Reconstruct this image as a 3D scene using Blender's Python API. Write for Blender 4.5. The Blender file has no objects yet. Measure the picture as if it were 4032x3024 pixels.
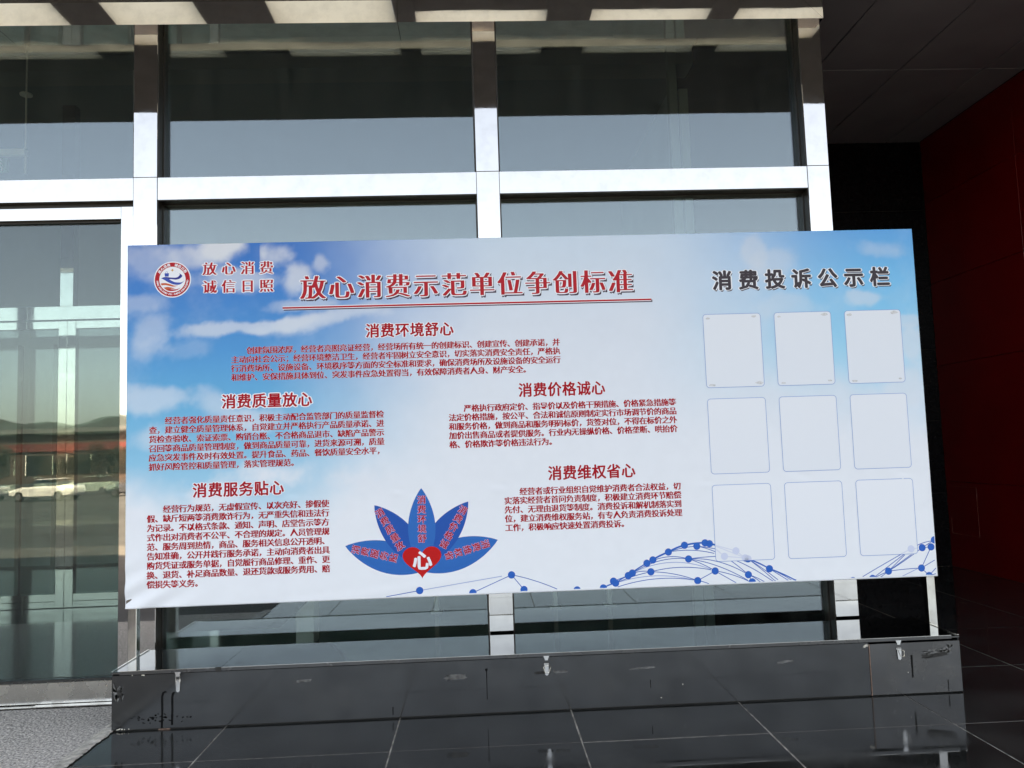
import bpy, bmesh, math, random
import numpy as np
from mathutils import Vector, Matrix

random.seed(7)
S = bpy.context.scene
COL = S.collection
R = math.radians

# ------------------------------------------------------------------ camera, sky, sun, exposure
cam = bpy.data.cameras.new('camera')
cam.sensor_fit = 'HORIZONTAL'; cam.sensor_width = 36.0
cam.lens = 3101.5 / 4032 * 36.0
cam.clip_start = 0.05; cam.clip_end = 3000
camo = bpy.data.objects.new('camera', cam); COL.objects.link(camo)
RIGHT = Vector((0.99865688, -0.0402183, -0.03266373))
DOWN = Vector((-0.02924097, 0.08293456, -0.99612591))
FWD = Vector((0.04277144, 0.99574311, 0.08164715))
M = Matrix((RIGHT, -DOWN, -FWD)).transposed().to_4x4()
M.translation = Vector((0, -4.816, 1.4))
camo.matrix_world = M
S.camera = camo

SUN_EL, SUN_AZ = 56.0, 14.0          # the sun stands behind the building (+Y), a little to the right
world = bpy.data.worlds.new('World'); S.world = world; world.use_nodes = True
wn = world.node_tree
sky = wn.nodes.new('ShaderNodeTexSky'); sky.sky_type = 'NISHITA'; sky.sun_disc = False
sky.sun_elevation = R(SUN_EL); sky.sun_rotation = R(SUN_AZ)
sky.air_density = 0.5; sky.dust_density = 3.0; sky.ozone_density = 1.0; sky.altitude = 20
bg = wn.nodes['Background']; bg.inputs['Strength'].default_value = 0.15
wn.links.new(sky.outputs[0], bg.inputs[0])

sl = bpy.data.lights.new('sun', 'SUN'); sl.energy = 4.0; sl.angle = R(0.53); sl.color = (1.0, 0.97, 0.93)
so = bpy.data.objects.new('sun', sl); COL.objects.link(so); so.location = (4, 20, 30)
sd = Vector((math.sin(R(SUN_AZ)) * math.cos(R(SUN_EL)), math.cos(R(SUN_AZ)) * math.cos(R(SUN_EL)), math.sin(R(SUN_EL))))
so.rotation_euler = (-sd).to_track_quat('-Z', 'Y').to_euler()

S.view_settings.view_transform = 'Standard'
S.view_settings.look = 'None'
S.view_settings.gamma = 1.0
S.view_settings.use_curve_mapping = False
S.view_settings.exposure = 3.20
S.view_settings.use_white_balance = True      # the camera balanced for open shade
S.view_settings.white_balance_temperature = 11800
S.view_settings.white_balance_tint = 8.5
S.cycles.max_bounces = 10
S.cycles.glossy_bounces = 6
S.cycles.transparent_max_bounces = 24
S.cycles.caustics_reflective = False
S.cycles.caustics_refractive = False

# ------------------------------------------------------------------ helpers
BASE = {}


def link(o):
    COL.objects.link(o); return o


def tag(o, label=None, cat=None, group=None, kind=None):
    if label: o['label'] = label
    if cat: o['category'] = cat
    if group: o['group'] = group
    if kind: o['kind'] = kind
    return o


def thing(name, loc, label, cat, group=None):
    o = bpy.data.objects.new(name, None); link(o)
    o.empty_display_size = 0.1
    o.location = loc; BASE[o.name] = Vector(loc)
    return tag(o, label, cat, group)


def mk(name, verts, faces, mats, parent=None, mi=None, smooth=False):
    """one mesh object from world-space vertices; parent keeps it in place"""
    b = BASE[parent.name] if parent is not None else Vector((0, 0, 0))
    me = bpy.data.meshes.new(name)
    me.from_pydata([(v[0] - b[0], v[1] - b[1], v[2] - b[2]) for v in verts], [], faces)
    if not isinstance(mats, (list, tuple)): mats = [mats]
    for m in mats: me.materials.append(m)
    if mi is not None: me.polygons.foreach_set('material_index', np.array(mi, dtype=np.int32))
    if smooth: me.polygons.foreach_set('use_smooth', [True] * len(me.polygons))
    me.update()
    o = bpy.data.objects.new(name, me); link(o)
    BASE[o.name] = b
    if parent is not None: o.parent = parent
    return o


class MB:
    def __init__(self): self.v = []; self.f = []; self.m = []
    def add(self, vs, fs, m=0):
        n = len(self.v); self.v += [tuple(a) for a in vs]; self.f += [tuple(i + n for i in f) for f in fs]; self.m += [m] * len(fs)
        return self
    def box(self, x0, x1, y0, y1, z0, z1, m=0, c=0.0):
        """box with small chamfers of size c on every edge"""
        if c <= 0:
            vs = [(x, y, z) for x in (x0, x1) for y in (y0, y1) for z in (z0, z1)]
            fs = [(0, 1, 3, 2), (4, 6, 7, 5), (0, 4, 5, 1), (2, 3, 7, 6), (0, 2, 6, 4), (1, 5, 7, 3)]
            return self.add(vs, fs, m)
        bm = bmesh.new()
        bmesh.ops.create_cube(bm, size=1.0)
        for v in bm.verts:
            v.co.x = x0 if v.co.x < 0 else x1; v.co.y = y0 if v.co.y < 0 else y1; v.co.z = z0 if v.co.z < 0 else z1
        bmesh.ops.bevel(bm, geom=bm.edges[:], offset=c, segments=1, affect='EDGES', profile=0.5)
        bm.verts.index_update()
        self.add([v.co[:] for v in bm.verts], [[v.index for v in f.verts] for f in bm.faces], m)
        bm.free(); return self
    def tube(self, pts, r, n=8, m=0, closed=False):
        pts = [Vector(p) for p in pts]; k = len(pts); rings = []
        up = Vector((0.13, 0.31, 0.94)).normalized()
        for i, p in enumerate(pts):
            a = pts[(i - 1) % k] if (closed or i > 0) else p
            b = pts[(i + 1) % k] if (closed or i < k - 1) else p
            t = (b - a).normalized(); u = t.cross(up)
            if u.length < 1e-4: u = t.cross(Vector((1, 0, 0)))
            u.normalize(); w = t.cross(u)
            rings.append([p + (u * math.cos(2 * math.pi * j / n) + w * math.sin(2 * math.pi * j / n)) * r for j in range(n)])
        vs = [v[:] for rg in rings for v in rg]; fs = []
        for i in range(k if closed else k - 1):
            i2 = (i + 1) % k
            for j in range(n): fs.append((i * n + j, i * n + (j + 1) % n, i2 * n + (j + 1) % n, i2 * n + j))
        if not closed: fs += [tuple(range(n))[::-1], tuple((k - 1) * n + j for j in range(n))]
        return self.add(vs, fs, m)
    def build(self, name, mats, parent=None, smooth=False):
        return mk(name, self.v, self.f, mats, parent, self.m, smooth)


def box(name, x0, x1, y0, y1, z0, z1, mat, parent=None, c=0.0):
    return MB().box(x0, x1, y0, y1, z0, z1, 0, c).build(name, mat, parent)


def lin(c):
    return tuple((x / 255 / 12.92) if x / 255 <= 0.04045 else ((x / 255 + 0.055) / 1.055) ** 2.4 for x in c)


def nodes(name):
    m = bpy.data.materials.new(name); m.use_nodes = True
    nt = m.node_tree; p = nt.nodes['Principled BSDF']
    return m, nt, p


def mat(name, col, rough=0.5, metal=0.0, var=0.0, vscale=6.0, bump=0.0, bscale=40.0, rvar=0.0, rscale=5.0, spec=0.5, coord='Object', bdist=0.01, detail=6.0, coat=0.0):
    m, nt, p = nodes(name)
    L = nt.links.new
    p.inputs['Base Color'].default_value = (*col, 1); p.inputs['Roughness'].default_value = rough
    p.inputs['Metallic'].default_value = metal; p.inputs['Specular IOR Level'].default_value = spec
    p.inputs['Coat Weight'].default_value = coat; p.inputs['Coat Roughness'].default_value = 0.05
    tc = nt.nodes.new('ShaderNodeTexCoord')
    def noise(scale, det):
        n = nt.nodes.new('ShaderNodeTexNoise'); n.inputs['Scale'].default_value = scale; n.inputs['Detail'].default_value = det
        L(tc.outputs[coord], n.inputs['Vector']); return n
    if var:
        n = noise(vscale, detail); r = nt.nodes.new('ShaderNodeMapRange')
        r.inputs[1].default_value = 0.3; r.inputs[2].default_value = 0.7; r.inputs[3].default_value = 1 - var; r.inputs[4].default_value = 1 + var
        L(n.outputs['Fac'], r.inputs[0])
        mx = nt.nodes.new('ShaderNodeVectorMath'); mx.operation = 'SCALE'; mx.inputs[0].default_value = col
        L(r.outputs[0], mx.inputs['Scale']); L(mx.outputs[0], p.inputs['Base Color'])
    if rvar:
        n = noise(rscale, 5.0); r = nt.nodes.new('ShaderNodeMapRange')
        r.inputs[1].default_value = 0.35; r.inputs[2].default_value = 0.7; r.inputs[3].default_value = max(0.0, rough - rvar * 0.5); r.inputs[4].default_value = rough + rvar
        L(n.outputs['Fac'], r.inputs[0]); L(r.outputs[0], p.inputs['Roughness'])
    if bump:
        n = noise(bscale, 3.0); b = nt.nodes.new('ShaderNodeBump'); b.inputs['Strength'].default_value = bump; b.inputs['Distance'].default_value = bdist
        L(n.outputs['Fac'], b.inputs['Height']); L(b.outputs[0], p.inputs['Normal'])
    return m


def glass(name, refl, tint, gloss=(0.9, 0.97, 1.0), rough=0.0, wob=0.0, dirt=0.0):
    m = bpy.data.materials.new(name); m.use_nodes = True; nt = m.node_tree; nt.nodes.clear(); L = nt.links.new
    out = nt.nodes.new('ShaderNodeOutputMaterial'); mix = nt.nodes.new('ShaderNodeMixShader')
    g = nt.nodes.new('ShaderNodeBsdfGlossy'); g.inputs['Color'].default_value = (*gloss, 1); g.inputs['Roughness'].default_value = rough
    t = nt.nodes.new('ShaderNodeBsdfTransparent'); t.inputs['Color'].default_value = (*tint, 1)
    lw = nt.nodes.new('ShaderNodeLayerWeight'); lw.inputs['Blend'].default_value = 0.5
    fr = nt.nodes.new('ShaderNodeMath'); fr.operation = 'POWER'; fr.inputs[1].default_value = 4.5
    L(lw.outputs['Facing'], fr.inputs[0])
    ad = nt.nodes.new('ShaderNodeMath'); ad.operation = 'MULTIPLY_ADD'; ad.use_clamp = True; ad.inputs[1].default_value = 1 - refl; ad.inputs[2].default_value = refl
    L(fr.outputs[0], ad.inputs[0]); L(ad.outputs[0], mix.inputs[0]); L(t.outputs[0], mix.inputs[1]); L(g.outputs[0], mix.inputs[2]); L(mix.outputs[0], out.inputs[0])
    if dirt:
        tcd = nt.nodes.new('ShaderNodeTexCoord'); mpn = nt.nodes.new('ShaderNodeMapping'); mpn.inputs['Scale'].default_value = (9, 9, 1.6)
        nd = nt.nodes.new('ShaderNodeTexNoise'); nd.inputs['Scale'].default_value = 1.2; nd.inputs['Detail'].default_value = 9.0; nd.inputs['Roughness'].default_value = 0.7
        L(tcd.outputs['Object'], mpn.inputs['Vector']); L(mpn.outputs[0], nd.inputs['Vector'])
        mr = nt.nodes.new('ShaderNodeMapRange'); mr.inputs[1].default_value = 0.42; mr.inputs[2].default_value = 0.85; mr.inputs[3].default_value = dirt * 0.25; mr.inputs[4].default_value = dirt * 3
        L(nd.outputs['Fac'], mr.inputs[0])
        df = nt.nodes.new('ShaderNodeBsdfDiffuse'); df.inputs[0].default_value = (0.55, 0.55, 0.52, 1)
        m2 = nt.nodes.new('ShaderNodeMixShader'); L(mr.outputs[0], m2.inputs[0]); L(mix.outputs[0], m2.inputs[1]); L(df.outputs[0], m2.inputs[2]); L(m2.outputs[0], out.inputs[0])
    if wob:
        tc = nt.nodes.new('ShaderNodeTexCoord'); n = nt.nodes.new('ShaderNodeTexNoise'); n.inputs['Scale'].default_value = 1.3; n.inputs['Detail'].default_value = 1.0
        b = nt.nodes.new('ShaderNodeBump'); b.inputs['Strength'].default_value = wob; b.inputs['Distance'].default_value = 0.01
        L(tc.outputs['Object'], n.inputs['Vector']); L(n.outputs['Fac'], b.inputs['Height']); L(b.outputs[0], g.inputs['Normal'])
    return m


def steel(name, col, rough, rvar, wob, wscale=2.2, dirt=0.0):
    """mirror polished sheet steel: wavy sheet, patchy smears"""
    m, nt, p = nodes(name); L = nt.links.new
    p.inputs['Metallic'].default_value = 1.0; p.inputs['Base Color'].default_value = (*col, 1)
    tc = nt.nodes.new('ShaderNodeTexCoord')
    n1 = nt.nodes.new('ShaderNodeTexNoise'); n1.inputs['Scale'].default_value = wscale; n1.inputs['Detail'].default_value = 1.5
    n2 = nt.nodes.new('ShaderNodeTexNoise'); n2.inputs['Scale'].default_value = 9.0; n2.inputs['Detail'].default_value = 8.0; n2.inputs['Roughness'].default_value = 0.65
    for n in (n1, n2): L(tc.outputs['Object'], n.inputs['Vector'])
    b = nt.nodes.new('ShaderNodeBump'); b.inputs['Strength'].default_value = wob; b.inputs['Distance'].default_value = 0.01
    L(n1.outputs['Fac'], b.inputs['Height']); L(b.outputs[0], p.inputs['Normal'])
    r = nt.nodes.new('ShaderNodeMapRange'); r.inputs[1].default_value = 0.42; r.inputs[2].default_value = 0.75; r.inputs[3].default_value = rough; r.inputs[4].default_value = rough + rvar
    L(n2.outputs['Fac'], r.inputs[0]); L(r.outputs[0], p.inputs['Roughness'])
    r2 = nt.nodes.new('ShaderNodeMapRange'); r2.inputs[1].default_value = 0.45; r2.inputs[2].default_value = 0.8; r2.inputs[3].default_value = 1.0; r2.inputs[4].default_value = 1.0 - dirt
    L(n2.outputs['Fac'], r2.inputs[0])
    mx = nt.nodes.new('ShaderNodeVectorMath'); mx.operation = 'SCALE'; mx.inputs[0].default_value = col
    L(r2.outputs[0], mx.inputs['Scale']); L(mx.outputs[0], p.inputs['Base Color'])
    return m


# ------------------------------------------------------------------ materials
STEEL = steel('polished_steel', (0.56, 0.535, 0.51), 0.015, 0.06, 0.10, 2.0, 0.16)
STEEL_BAND = steel('polished_steel_band', (0.84, 0.82, 0.79), 0.02, 0.06, 0.22, 1.6, 0.2)
STEEL_POST = steel('satin_steel', (0.66, 0.63, 0.58), 0.12, 0.14, 0.10, 6.0, 0.25)
STEEL_SILL = steel('scuffed_steel', (0.56, 0.545, 0.515), 0.22, 0.18, 0.10, 5.0, 0.35)
CHROME = mat('chrome', (0.74, 0.72, 0.69), 0.16, 1.0)
BLACK = mat('black_rubber', (0.012, 0.011, 0.010), 0.5)
BROWNBLACK = mat('dark_gasket', (0.022, 0.018, 0.014), 0.4)
GLASS = glass('tinted_glass', 0.105, (0.86, 0.92, 0.89), (0.84, 0.94, 1.0), 0.0, 0.06, 0.006)
GLASS_DOOR = glass('tinted_door_glass', 0.056, (0.74, 0.81, 0.79), (0.88, 0.96, 1.0), 0.0, 0.06, 0.012)
GLASS_IN = glass('clear_glass', 0.06, (0.84, 0.90, 0.87))
LID = steel('dark_polished_sheet', (0.17, 0.172, 0.172), 0.03, 0.10, 0.30, 1.5, 0.25)
BOXF = mat('dark_painted_sheet', (0.078, 0.079, 0.079), 0.11, 0.75, 0.14, 5.0, 0.50, 1.3, 0.12, 4.0)
BOXA = mat('dark_access_sheet', (0.100, 0.099, 0.099), 0.22, 0.7, 0.14, 6.0, 0.25, 2.2, 0.12, 8.0)
TAPE = mat('old_tape', (0.10, 0.10, 0.097), 0.5, 0, 0.55, 60.0, 0.4, 120.0)
SMEAR = mat('dark_smear', (0.006, 0.006, 0.006), 0.7, 0, 0.4, 40.0, spec=0.08)
OLDTAPE = mat('dark_old_tape', (0.030, 0.029, 0.028), 0.6, 0, 0.4, 60.0, spec=0.2)
RUST = mat('rust_edge', (0.20, 0.12, 0.09), 0.6, 0, 0.5, 60.0)
PALE = mat('pale_chip', (0.62, 0.58, 0.50), 0.6, 0, 0.3, 80.0)
TILE = mat('black_granite', (0.020, 0.021, 0.020), 0.045, 0, 0.55, 2.2, 0, 0, 0.14, 3.0, 0.62, detail=9.0)
GROUT = mat('pale_grout', (0.33, 0.31, 0.27), 0.8, 0, 0.75, 22.0)
CARPET = mat('grey_loop_carpet', (0.50, 0.48, 0.45), 0.95, 0, 0.60, 75.0, 1.0, 80.0, detail=2.0, bdist=0.012)
CLEAR = mat('crumpled_tape', (0.42, 0.40, 0.36), 0.28, 0, 0.5, 30.0, 0.5, 60.0)
PAVE = mat('terrace_paving', (0.085, 0.087, 0.090), 0.85, 0, 0.2, 3.0, spec=0.1)
ASPH = mat('asphalt', (0.045, 0.050, 0.056), 0.9, 0, 0.25, 0.4, spec=0.05)
SOFFIT = mat('charcoal_soffit_sheet', (0.27, 0.285, 0.34), 0.45, 0, 0.1, 2.0)
CANOPY = mat('canopy_charcoal', (0.17, 0.17, 0.18), 0.7, 0, 0.12, 3.0, spec=0.15)
RED = mat('red_panel', (0.18, 0.001, 0.002), 0.35, 0, 0.12, 1.5)
SCUFF = mat('red_scuff', (0.30, 0.12, 0.09), 0.6, 0, 0.4, 40.0)
BLKWALL = mat('black_wall_granite', (0.004, 0.004, 0.005), 0.25, 0, 0.2, 30.0, spec=0.15)
DARKPANEL = mat('dark_bulkhead_panel', (0.030, 0.024, 0.022), 0.35, 0, 0.15, 4.0)
UPPER = mat('upper_stone', (0.30, 0.29, 0.27), 0.6, 0, 0.15, 1.0)
INWALL = mat('interior_wall', (0.30, 0.40, 0.40), 0.7, 0, 0.08, 1.0)
INCEIL = mat('interior_ceiling', (0.12, 0.18, 0.18), 0.8, 0, 0.05, 1.0)
INBEAM = mat('interior_beam', (0.16, 0.20, 0.19), 0.7)
INFLOOR = mat('interior_floor', (0.016, 0.019, 0.018), 0.12, 0, 0.2, 3.0)
WHITEP = mat('white_paint', (0.78, 0.80, 0.77), 0.6)
PUREW = mat('print_white', (0.80, 0.80, 0.80), 0.5)


def translucent(name, col):
    m = bpy.data.materials.new(name); m.use_nodes = True; nt = m.node_tree; nt.nodes.clear(); L = nt.links.new
    out = nt.nodes.new('ShaderNodeOutputMaterial'); mix = nt.nodes.new('ShaderNodeMixShader'); mix.inputs[0].default_value = 0.8
    d = nt.nodes.new('ShaderNodeBsdfDiffuse'); t = nt.nodes.new('ShaderNodeBsdfTranslucent')
    d.inputs[0].default_value = (*col, 1); t.inputs[0].default_value = (*col, 1)
    L(d.outputs[0], mix.inputs[1]); L(t.outputs[0], mix.inputs[2]); L(mix.outputs[0], out.inputs[0]); return m


FROST = translucent('frosted_canopy_glass', (1.0, 0.99, 0.90))

# ------------------------------------------------------------------ ground and floors
g = mk('ground', [(-900, -900, -1.07), (900, -900, -1.07), (900, 900, -1.07), (-900, 900, -1.07)], [(0, 1, 2, 3)], ASPH)
tag(g, kind='structure')
terr = MB(); terr.box(-26, 22, -9.0, 14, -1.065, -0.024)
for k in range(6): terr.box(-26, 22, -9.0 - 0.34 * (k + 1), -9.0 - 0.34 * k, -1.066, -0.024 - 0.174 * (k + 1))
t = terr.build('terrace_paving', PAVE); tag(t, kind='structure')

P = 0.9073; GX = -0.464; GY = -0.965
FX0, FX1, FY0, FY1 = -1.955, 4.985, GY - 3 * P, 3.52
fl = box('tile_floor', FX0, FX1, FY0, FY1, -0.0235, -0.0022, GROUT); tag(fl, kind='structure')
xs = [GX + k * P for k in range(-2, 8)]; ys = [GY + k * P for k in range(-3, 6)]
xs = [FX0] + [x for x in xs if FX0 + 0.02 < x < FX1 - 0.02] + [FX1]
ys = [y for y in ys if y < FY1 - 0.02] + [FY1]
gap = 0.0032; cache = {}
for i in range(len(xs) - 1):
    for j in range(len(ys) - 1):
        w, h = xs[i + 1] - xs[i], ys[j + 1] - ys[j]; key = (round(w, 3), round(h, 3))
        cx, cy = (xs[i] + xs[i + 1]) / 2, (ys[j] + ys[j + 1]) / 2
        if key not in cache:
            mb = MB(); mb.box(-w / 2 + gap, w / 2 - gap, -h / 2 + gap, h / 2 - gap, -0.018, 0.0, 0, 0.0012)
            o = mb.build('tile', TILE); cache[key] = o.data
        else:
            o = bpy.data.objects.new('tile', cache[key]); link(o)
        o.parent = fl; o.location = (cx + random.uniform(-.0009, .0009), cy + random.uniform(-.0009, .0009), random.uniform(-0.0003, 0.0003))
        o.rotation_euler = (random.uniform(-0.0004, 0.0004), random.uniform(-0.0004, 0.0004), 0)

# grey carpet on the left, its edge taped down
ca = thing('carpet', (-5.0, -1.2, 0), 'coarse grey looped entrance carpet laid in front of the glass door', 'carpet')
nx, ny = 70, 40; vs = []; fs = []
for i in range(nx + 1):
    for j in range(ny + 1):
        x = -8.5 + (FX0 - 0.03 + 8.5) * i / nx; y = -2.35 + 2.29 * j / ny
        vs.append((x, y, 0.001 + 0.0025 * math.sin(x * 5.1 + y * 2.2) * math.sin(y * 4.3)))
for i in range(nx):
    for j in range(ny):
        a = i * (ny + 1) + j; fs.append((a, a + ny + 1, a + ny + 2, a + 1))
mk('pile', vs, fs, CARPET, ca, smooth=True)
vs = []; fs = []; n = 150
for k in range(n + 1):
    y = -2.4 + 2.1 * k / n
    w1 = FX0 - 0.062 + random.uniform(-0.006, 0.006); w2 = FX0 + 0.006 + random.uniform(-0.006, 0.012)
    for q in range(5):
        x = w1 + (w2 - w1) * q / 4
        vs.append((x, y, 0.0055 + random.uniform(0, 0.007) * (1 if 0 < q < 4 else 0.2)))
for k in range(n):
    for q in range(4):
        a = k * 5 + q; fs.append((a, a + 1, a + 6, a + 5))
tag(mk('edge_tape', vs, fs, CLEAR, ca), 'crumpled clear tape along the carpet edge')

# ------------------------------------------------------------------ glazed entrance front
fa = thing('entrance_front', (0, 0, 0), 'polished steel and tinted glass entrance front behind the notice board', 'building front')
MULL = [(-4.193 - 2.1095 * k, -4.050 - 2.1095 * k) for k in (3, 2, 1)] + [(-4.193, -4.050), (-2.083, -1.939), (0.026, 0.169), (2.137, 2.279)]
for (a, b) in MULL:
    box('mullion', a, b, 0.0, 0.17, 0.0, 3.1365, STEEL, fa, 0.0015)
    box('mullion', a, b, 0.0, 0.17, 3.1385, 4.20, STEEL, fa, 0.0015)
bays = [(MULL[i][1], MULL[i + 1][0]) for i in range(6)]
for k, (a, b) in enumerate(bays):
    box('transom', a + 0.001, b - 0.001, 0.002, 0.15, 2.994, 3.136, STEEL, fa, 0.0015)

    def window(z0, z1):
        fr = MB(); w = 0.010
        fr.box(a, a + w, 0.075, 0.14, z0, z1); fr.box(b - w, b, 0.075, 0.14, z0, z1)
        fr.box(a + w, b - w, 0.075, 0.14, z1 - w, z1); fr.box(a + w, b - w, 0.075, 0.14, z0, z0 + w)
        # dark lining of the reveal, on both jambs and the head
        fr.box(a + 0.0005, a + 0.004, 0.006, 0.075, z0, z1); fr.box(b - 0.004, b - 0.0005, 0.006, 0.075, z0, z1)
        fr.box(a + 0.004, b - 0.004, 0.006, 0.075, z1 - 0.004, z1 - 0.0005)
        f = fr.build('window', BROWNBLACK, fa)
        box('pane', a + w - 0.004, b - w + 0.004, 0.098, 0.106, z0 + w - 0.004, z1 - w + 0.004, GLASS, f)
    window(3.1365, 4.12)
    if k != 3:
        window(0.012, 2.9935)
        box('bottom_rail', a + 0.001, b - 0.001, 0.004, 0.15, 0.0, 0.011, STEEL_SILL, fa, 0.0015)
# door bay
a, b = bays[3]
box('door_head_seal', a, b, 0.05, 0.15, 2.957, 2.9935, BLACK, fa)
dr = box('door', b - 0.073, b - 0.0005, 0.001, 0.10, 0.0, 2.956, STEEL, fa, 0.0015)
box('top_rail', a + 0.0735, b - 0.0735, 0.003, 0.10, 2.880, 2.956, STEEL, dr, 0.0015)
box('stile', a + 0.0005, a + 0.073, 0.001, 0.10, 0.0, 2.956, STEEL, dr, 0.0015)
box('sill', a + 0.0735, b - 0.0735, 0.004, 0.10, 0.010, 0.128, STEEL_SILL, dr, 0.002)
box('seal', a + 0.0735, b - 0.0735, 0.03, 0.09, 0.1285, 0.137, BLACK, dr)
box('seal', a + 0.0735, b - 0.0735, 0.03, 0.09, 2.868, 2.8795, BLACK, dr)
box('pane', a + 0.0735, b - 0.0735, 0.050, 0.058, 0.1375, 2.8675, GLASS_DOOR, dr)
th = MB(); th.box(a, -2.62, -0.045, 0.06, -0.01, 0.006, 0, 0.001); th.box(-2.615, b + 0.05, -0.05, 0.003, -0.01, 0.009, 1, 0.001)
th.build('threshold', [STEEL_SILL, STEEL], fa)

# bulkhead above: steel frame band with mitred corner round a dark panel
BZ0, BH, BXR = 4.085, 0.145, 2.279


def prism(mb, poly, y0, y1, m=0):
    n = len(poly); vs = [(p[0], y0, p[1]) for p in poly] + [(p[0], y1, p[1]) for p in poly]
    fs = [tuple(range(n)), tuple(range(2 * n - 1, n - 1, -1))] + [(i, i + n, (i + 1) % n + n, (i + 1) % n) for i in range(n)]
    mb.add(vs, fs, m); return mb


for (x0, x1, mit) in ((-10.6, -2.9, 0), (-2.897, -0.441, 0), (-0.438, BXR, 1)):
    poly = [(x0, BZ0), (x1, BZ0), (x1 - (BH if mit else 0), BZ0 + BH), (x0, BZ0 + BH)]
    prism(MB(), poly, -0.06, 0.175).build('frame_band', STEEL_BAND, fa)
prism(MB(), [(BXR, BZ0 + 0.0015), (BXR, 5.3), (BXR - BH, 5.3), (BXR - BH, BZ0 + BH + 0.0015)], -0.06, 0.175).build('frame_band', STEEL_BAND, fa)
bp = MB(); bp.box(-10.6, BXR - BH - 0.001, -0.046, 0.17, BZ0 + BH + 0.001, 5.3)
bp.build('bulkhead_panel', DARKPANEL, fa)
# side return of the glass box towards the porch
sw = box('side_wall', 2.19, 2.277, 0.175, 3.52, 0.0, 5.3, BLKWALL, fa)
# wall left of the doors and the storeys above
box('stone_wall', -26, -10.53, 0.05, 0.6, -0.02, 5.3, UPPER, fa)
up = MB(); up.box(-26, 22, 0.0, 15, 5.305, 11.6)
up.build('upper_storeys', UPPER, fa)

# ------------------------------------------------------------------ canopy over the entrance
cn = thing('canopy', (0, -1.2, 4.65), 'charcoal entrance canopy with frosted glass panels between the beams', 'canopy')
CZ = 4.65
BEAMS = [(-12.0, -10.6), (-9.2, -8.9), (-8.2, -7.7), (-6.8, -6.5), (-5.6, -5.2), (-4.45, -4.3), (-2.95, -2.62), (-1.96, -1.45), (-0.545, -0.39), (0.60, 0.932), (1.845, 2.05), (2.80, 9.0)]
box('front_slab', -12.0, 9.0, -2.47, -1.25, CZ, 4.80, CANOPY, cn)
for (x0, x1) in BEAMS: box('beam', x0, x1, -1.249, -0.062, CZ, 4.80, CANOPY, cn)
for i in range(len(BEAMS) - 1):
    x0, x1 = BEAMS[i][1], BEAMS[i + 1][0]
    yin = -0.30 if i < 8 else -0.915
    box('frosted_panel', x0 + 0.003, x1 - 0.003, -1.246, yin - 0.002, 4.653, 4.665, FROST, cn)
    box('inner_soffit', x0 + 0.002, x1 - 0.002, yin, -0.063, CZ + 0.002, 4.80, CANOPY, cn)

# porch on the right: charcoal soffit, black end wall, red side wall
pc = box('ceiling', 2.28, 9.0, -0.06, 12.0, 4.668, 5.3, BLACK); tag(pc, kind='structure')
sx = [2.2825, 3.060, 3.832, 4.604, 4.988]; sy = [-0.06, 1.800, 3.52]
for i in range(4):
    for j in range(2):
        o = box('soffit_panel', sx[i] + 0.006, sx[i + 1] - 0.006, sy[j] + 0.006, sy[j + 1] - 0.006, 4.65, 4.666, SOFFIT, None, 0.002)
        o.parent = pc
bw = thing('end_wall', (3.6, 3.6, 0), 'black stone end wall deep in the dark porch', 'wall')
box('backing', 2.28, 5.2, 3.532, 3.8, 0.0, 4.666, BLACK, bw)
for i in range(4):
    for j in range(6):
        x0, x1 = 2.281 + i * 0.6765, 2.281 + (i + 1) * 0.6765; z0, z1 = 0.0 + j * 0.775, (j + 1) * 0.775
        box('stone_tile', x0 + 0.003, x1 - 0.003, 3.516, 3.531, z0 + 0.003, min(z1, 4.649) - 0.003, BLKWALL, bw, 0.001)
rw = thing('red_wall', (5.05, 1.5, 0), 'dark red panelled side wall of the porch', 'wall')
box('backing', 5.006, 5.3, -0.5, 3.9, 0.0, 4.666, BLACK, rw)
rz = [0.0, 0.90, 2.14, 3.04, 3.94, 4.648]; ry = [-0.5, 0.85, 2.03, 3.513]
for j in range(5):
    for i in range(3):
        box('red_panel', 4.988, 5.005, ry[i] + 0.002, ry[i + 1] - 0.002, rz[j] + 0.002, rz[j + 1] - 0.002, RED, rw, 0.002)
hb = MB()
for (y0, y1, z0, z1) in ((3.00, 3.48, 0.850, 0.853), (3.00, 3.003, 0.36, 0.85), (3.00, 3.30, 0.355, 0.358), (3.30, 3.46, 0.352, 0.360), (3.457, 3.462, 0.36, 0.52)):
    hb.box(4.9865, 4.9885, y0, y1, z0, z1)
hb.build('hatch_outline', SCUFF, rw)

# ------------------------------------------------------------------ interior seen through the glass
o = box('interior_floor', -14, 2.185, 0.175, 9.0, -0.02, 0.0, INFLOOR); tag(o, kind='structure')
o = box('interior_ceiling', -14, 2.185, 0.60, 9.0, 5.26, 5.30, INCEIL); tag(o, kind='structure')
wl = MB(); wl.box(-14, 2.185, 6.5, 6.7, 0.0, 5.26); wl.box(-14.2, -14, 0.6, 6.7, 0, 5.26); wl.box(2.19, 2.275, 3.525, 6.7, 0, 5.26)
o = wl.build('interior_wall', INWALL); tag(o, kind='structure')
ib = box('interior_beam', -13.9, 2.18, 2.5, 2.8, 5.08, 5.235, INBEAM); tag(ib, kind='structure')
isc = thing('inner_door_screen', (-4.3, 3.16, 0), 'inner steel framed glass doors behind the entrance door glass', 'door screen')
YI = 3.16
rail = MB(); rail.box(-13.5, -2.3, YI, YI + 0.10, 2.832, 2.967, 0, 0.002); rail.build('transom', STEEL, isc)
for (x0, x1) in ((-4.165, -4.035),):
    box('mullion', x0, x1, YI + 0.001, YI + 0.10, 2.9675, 5.05, STEEL, isc, 0.002)
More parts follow.
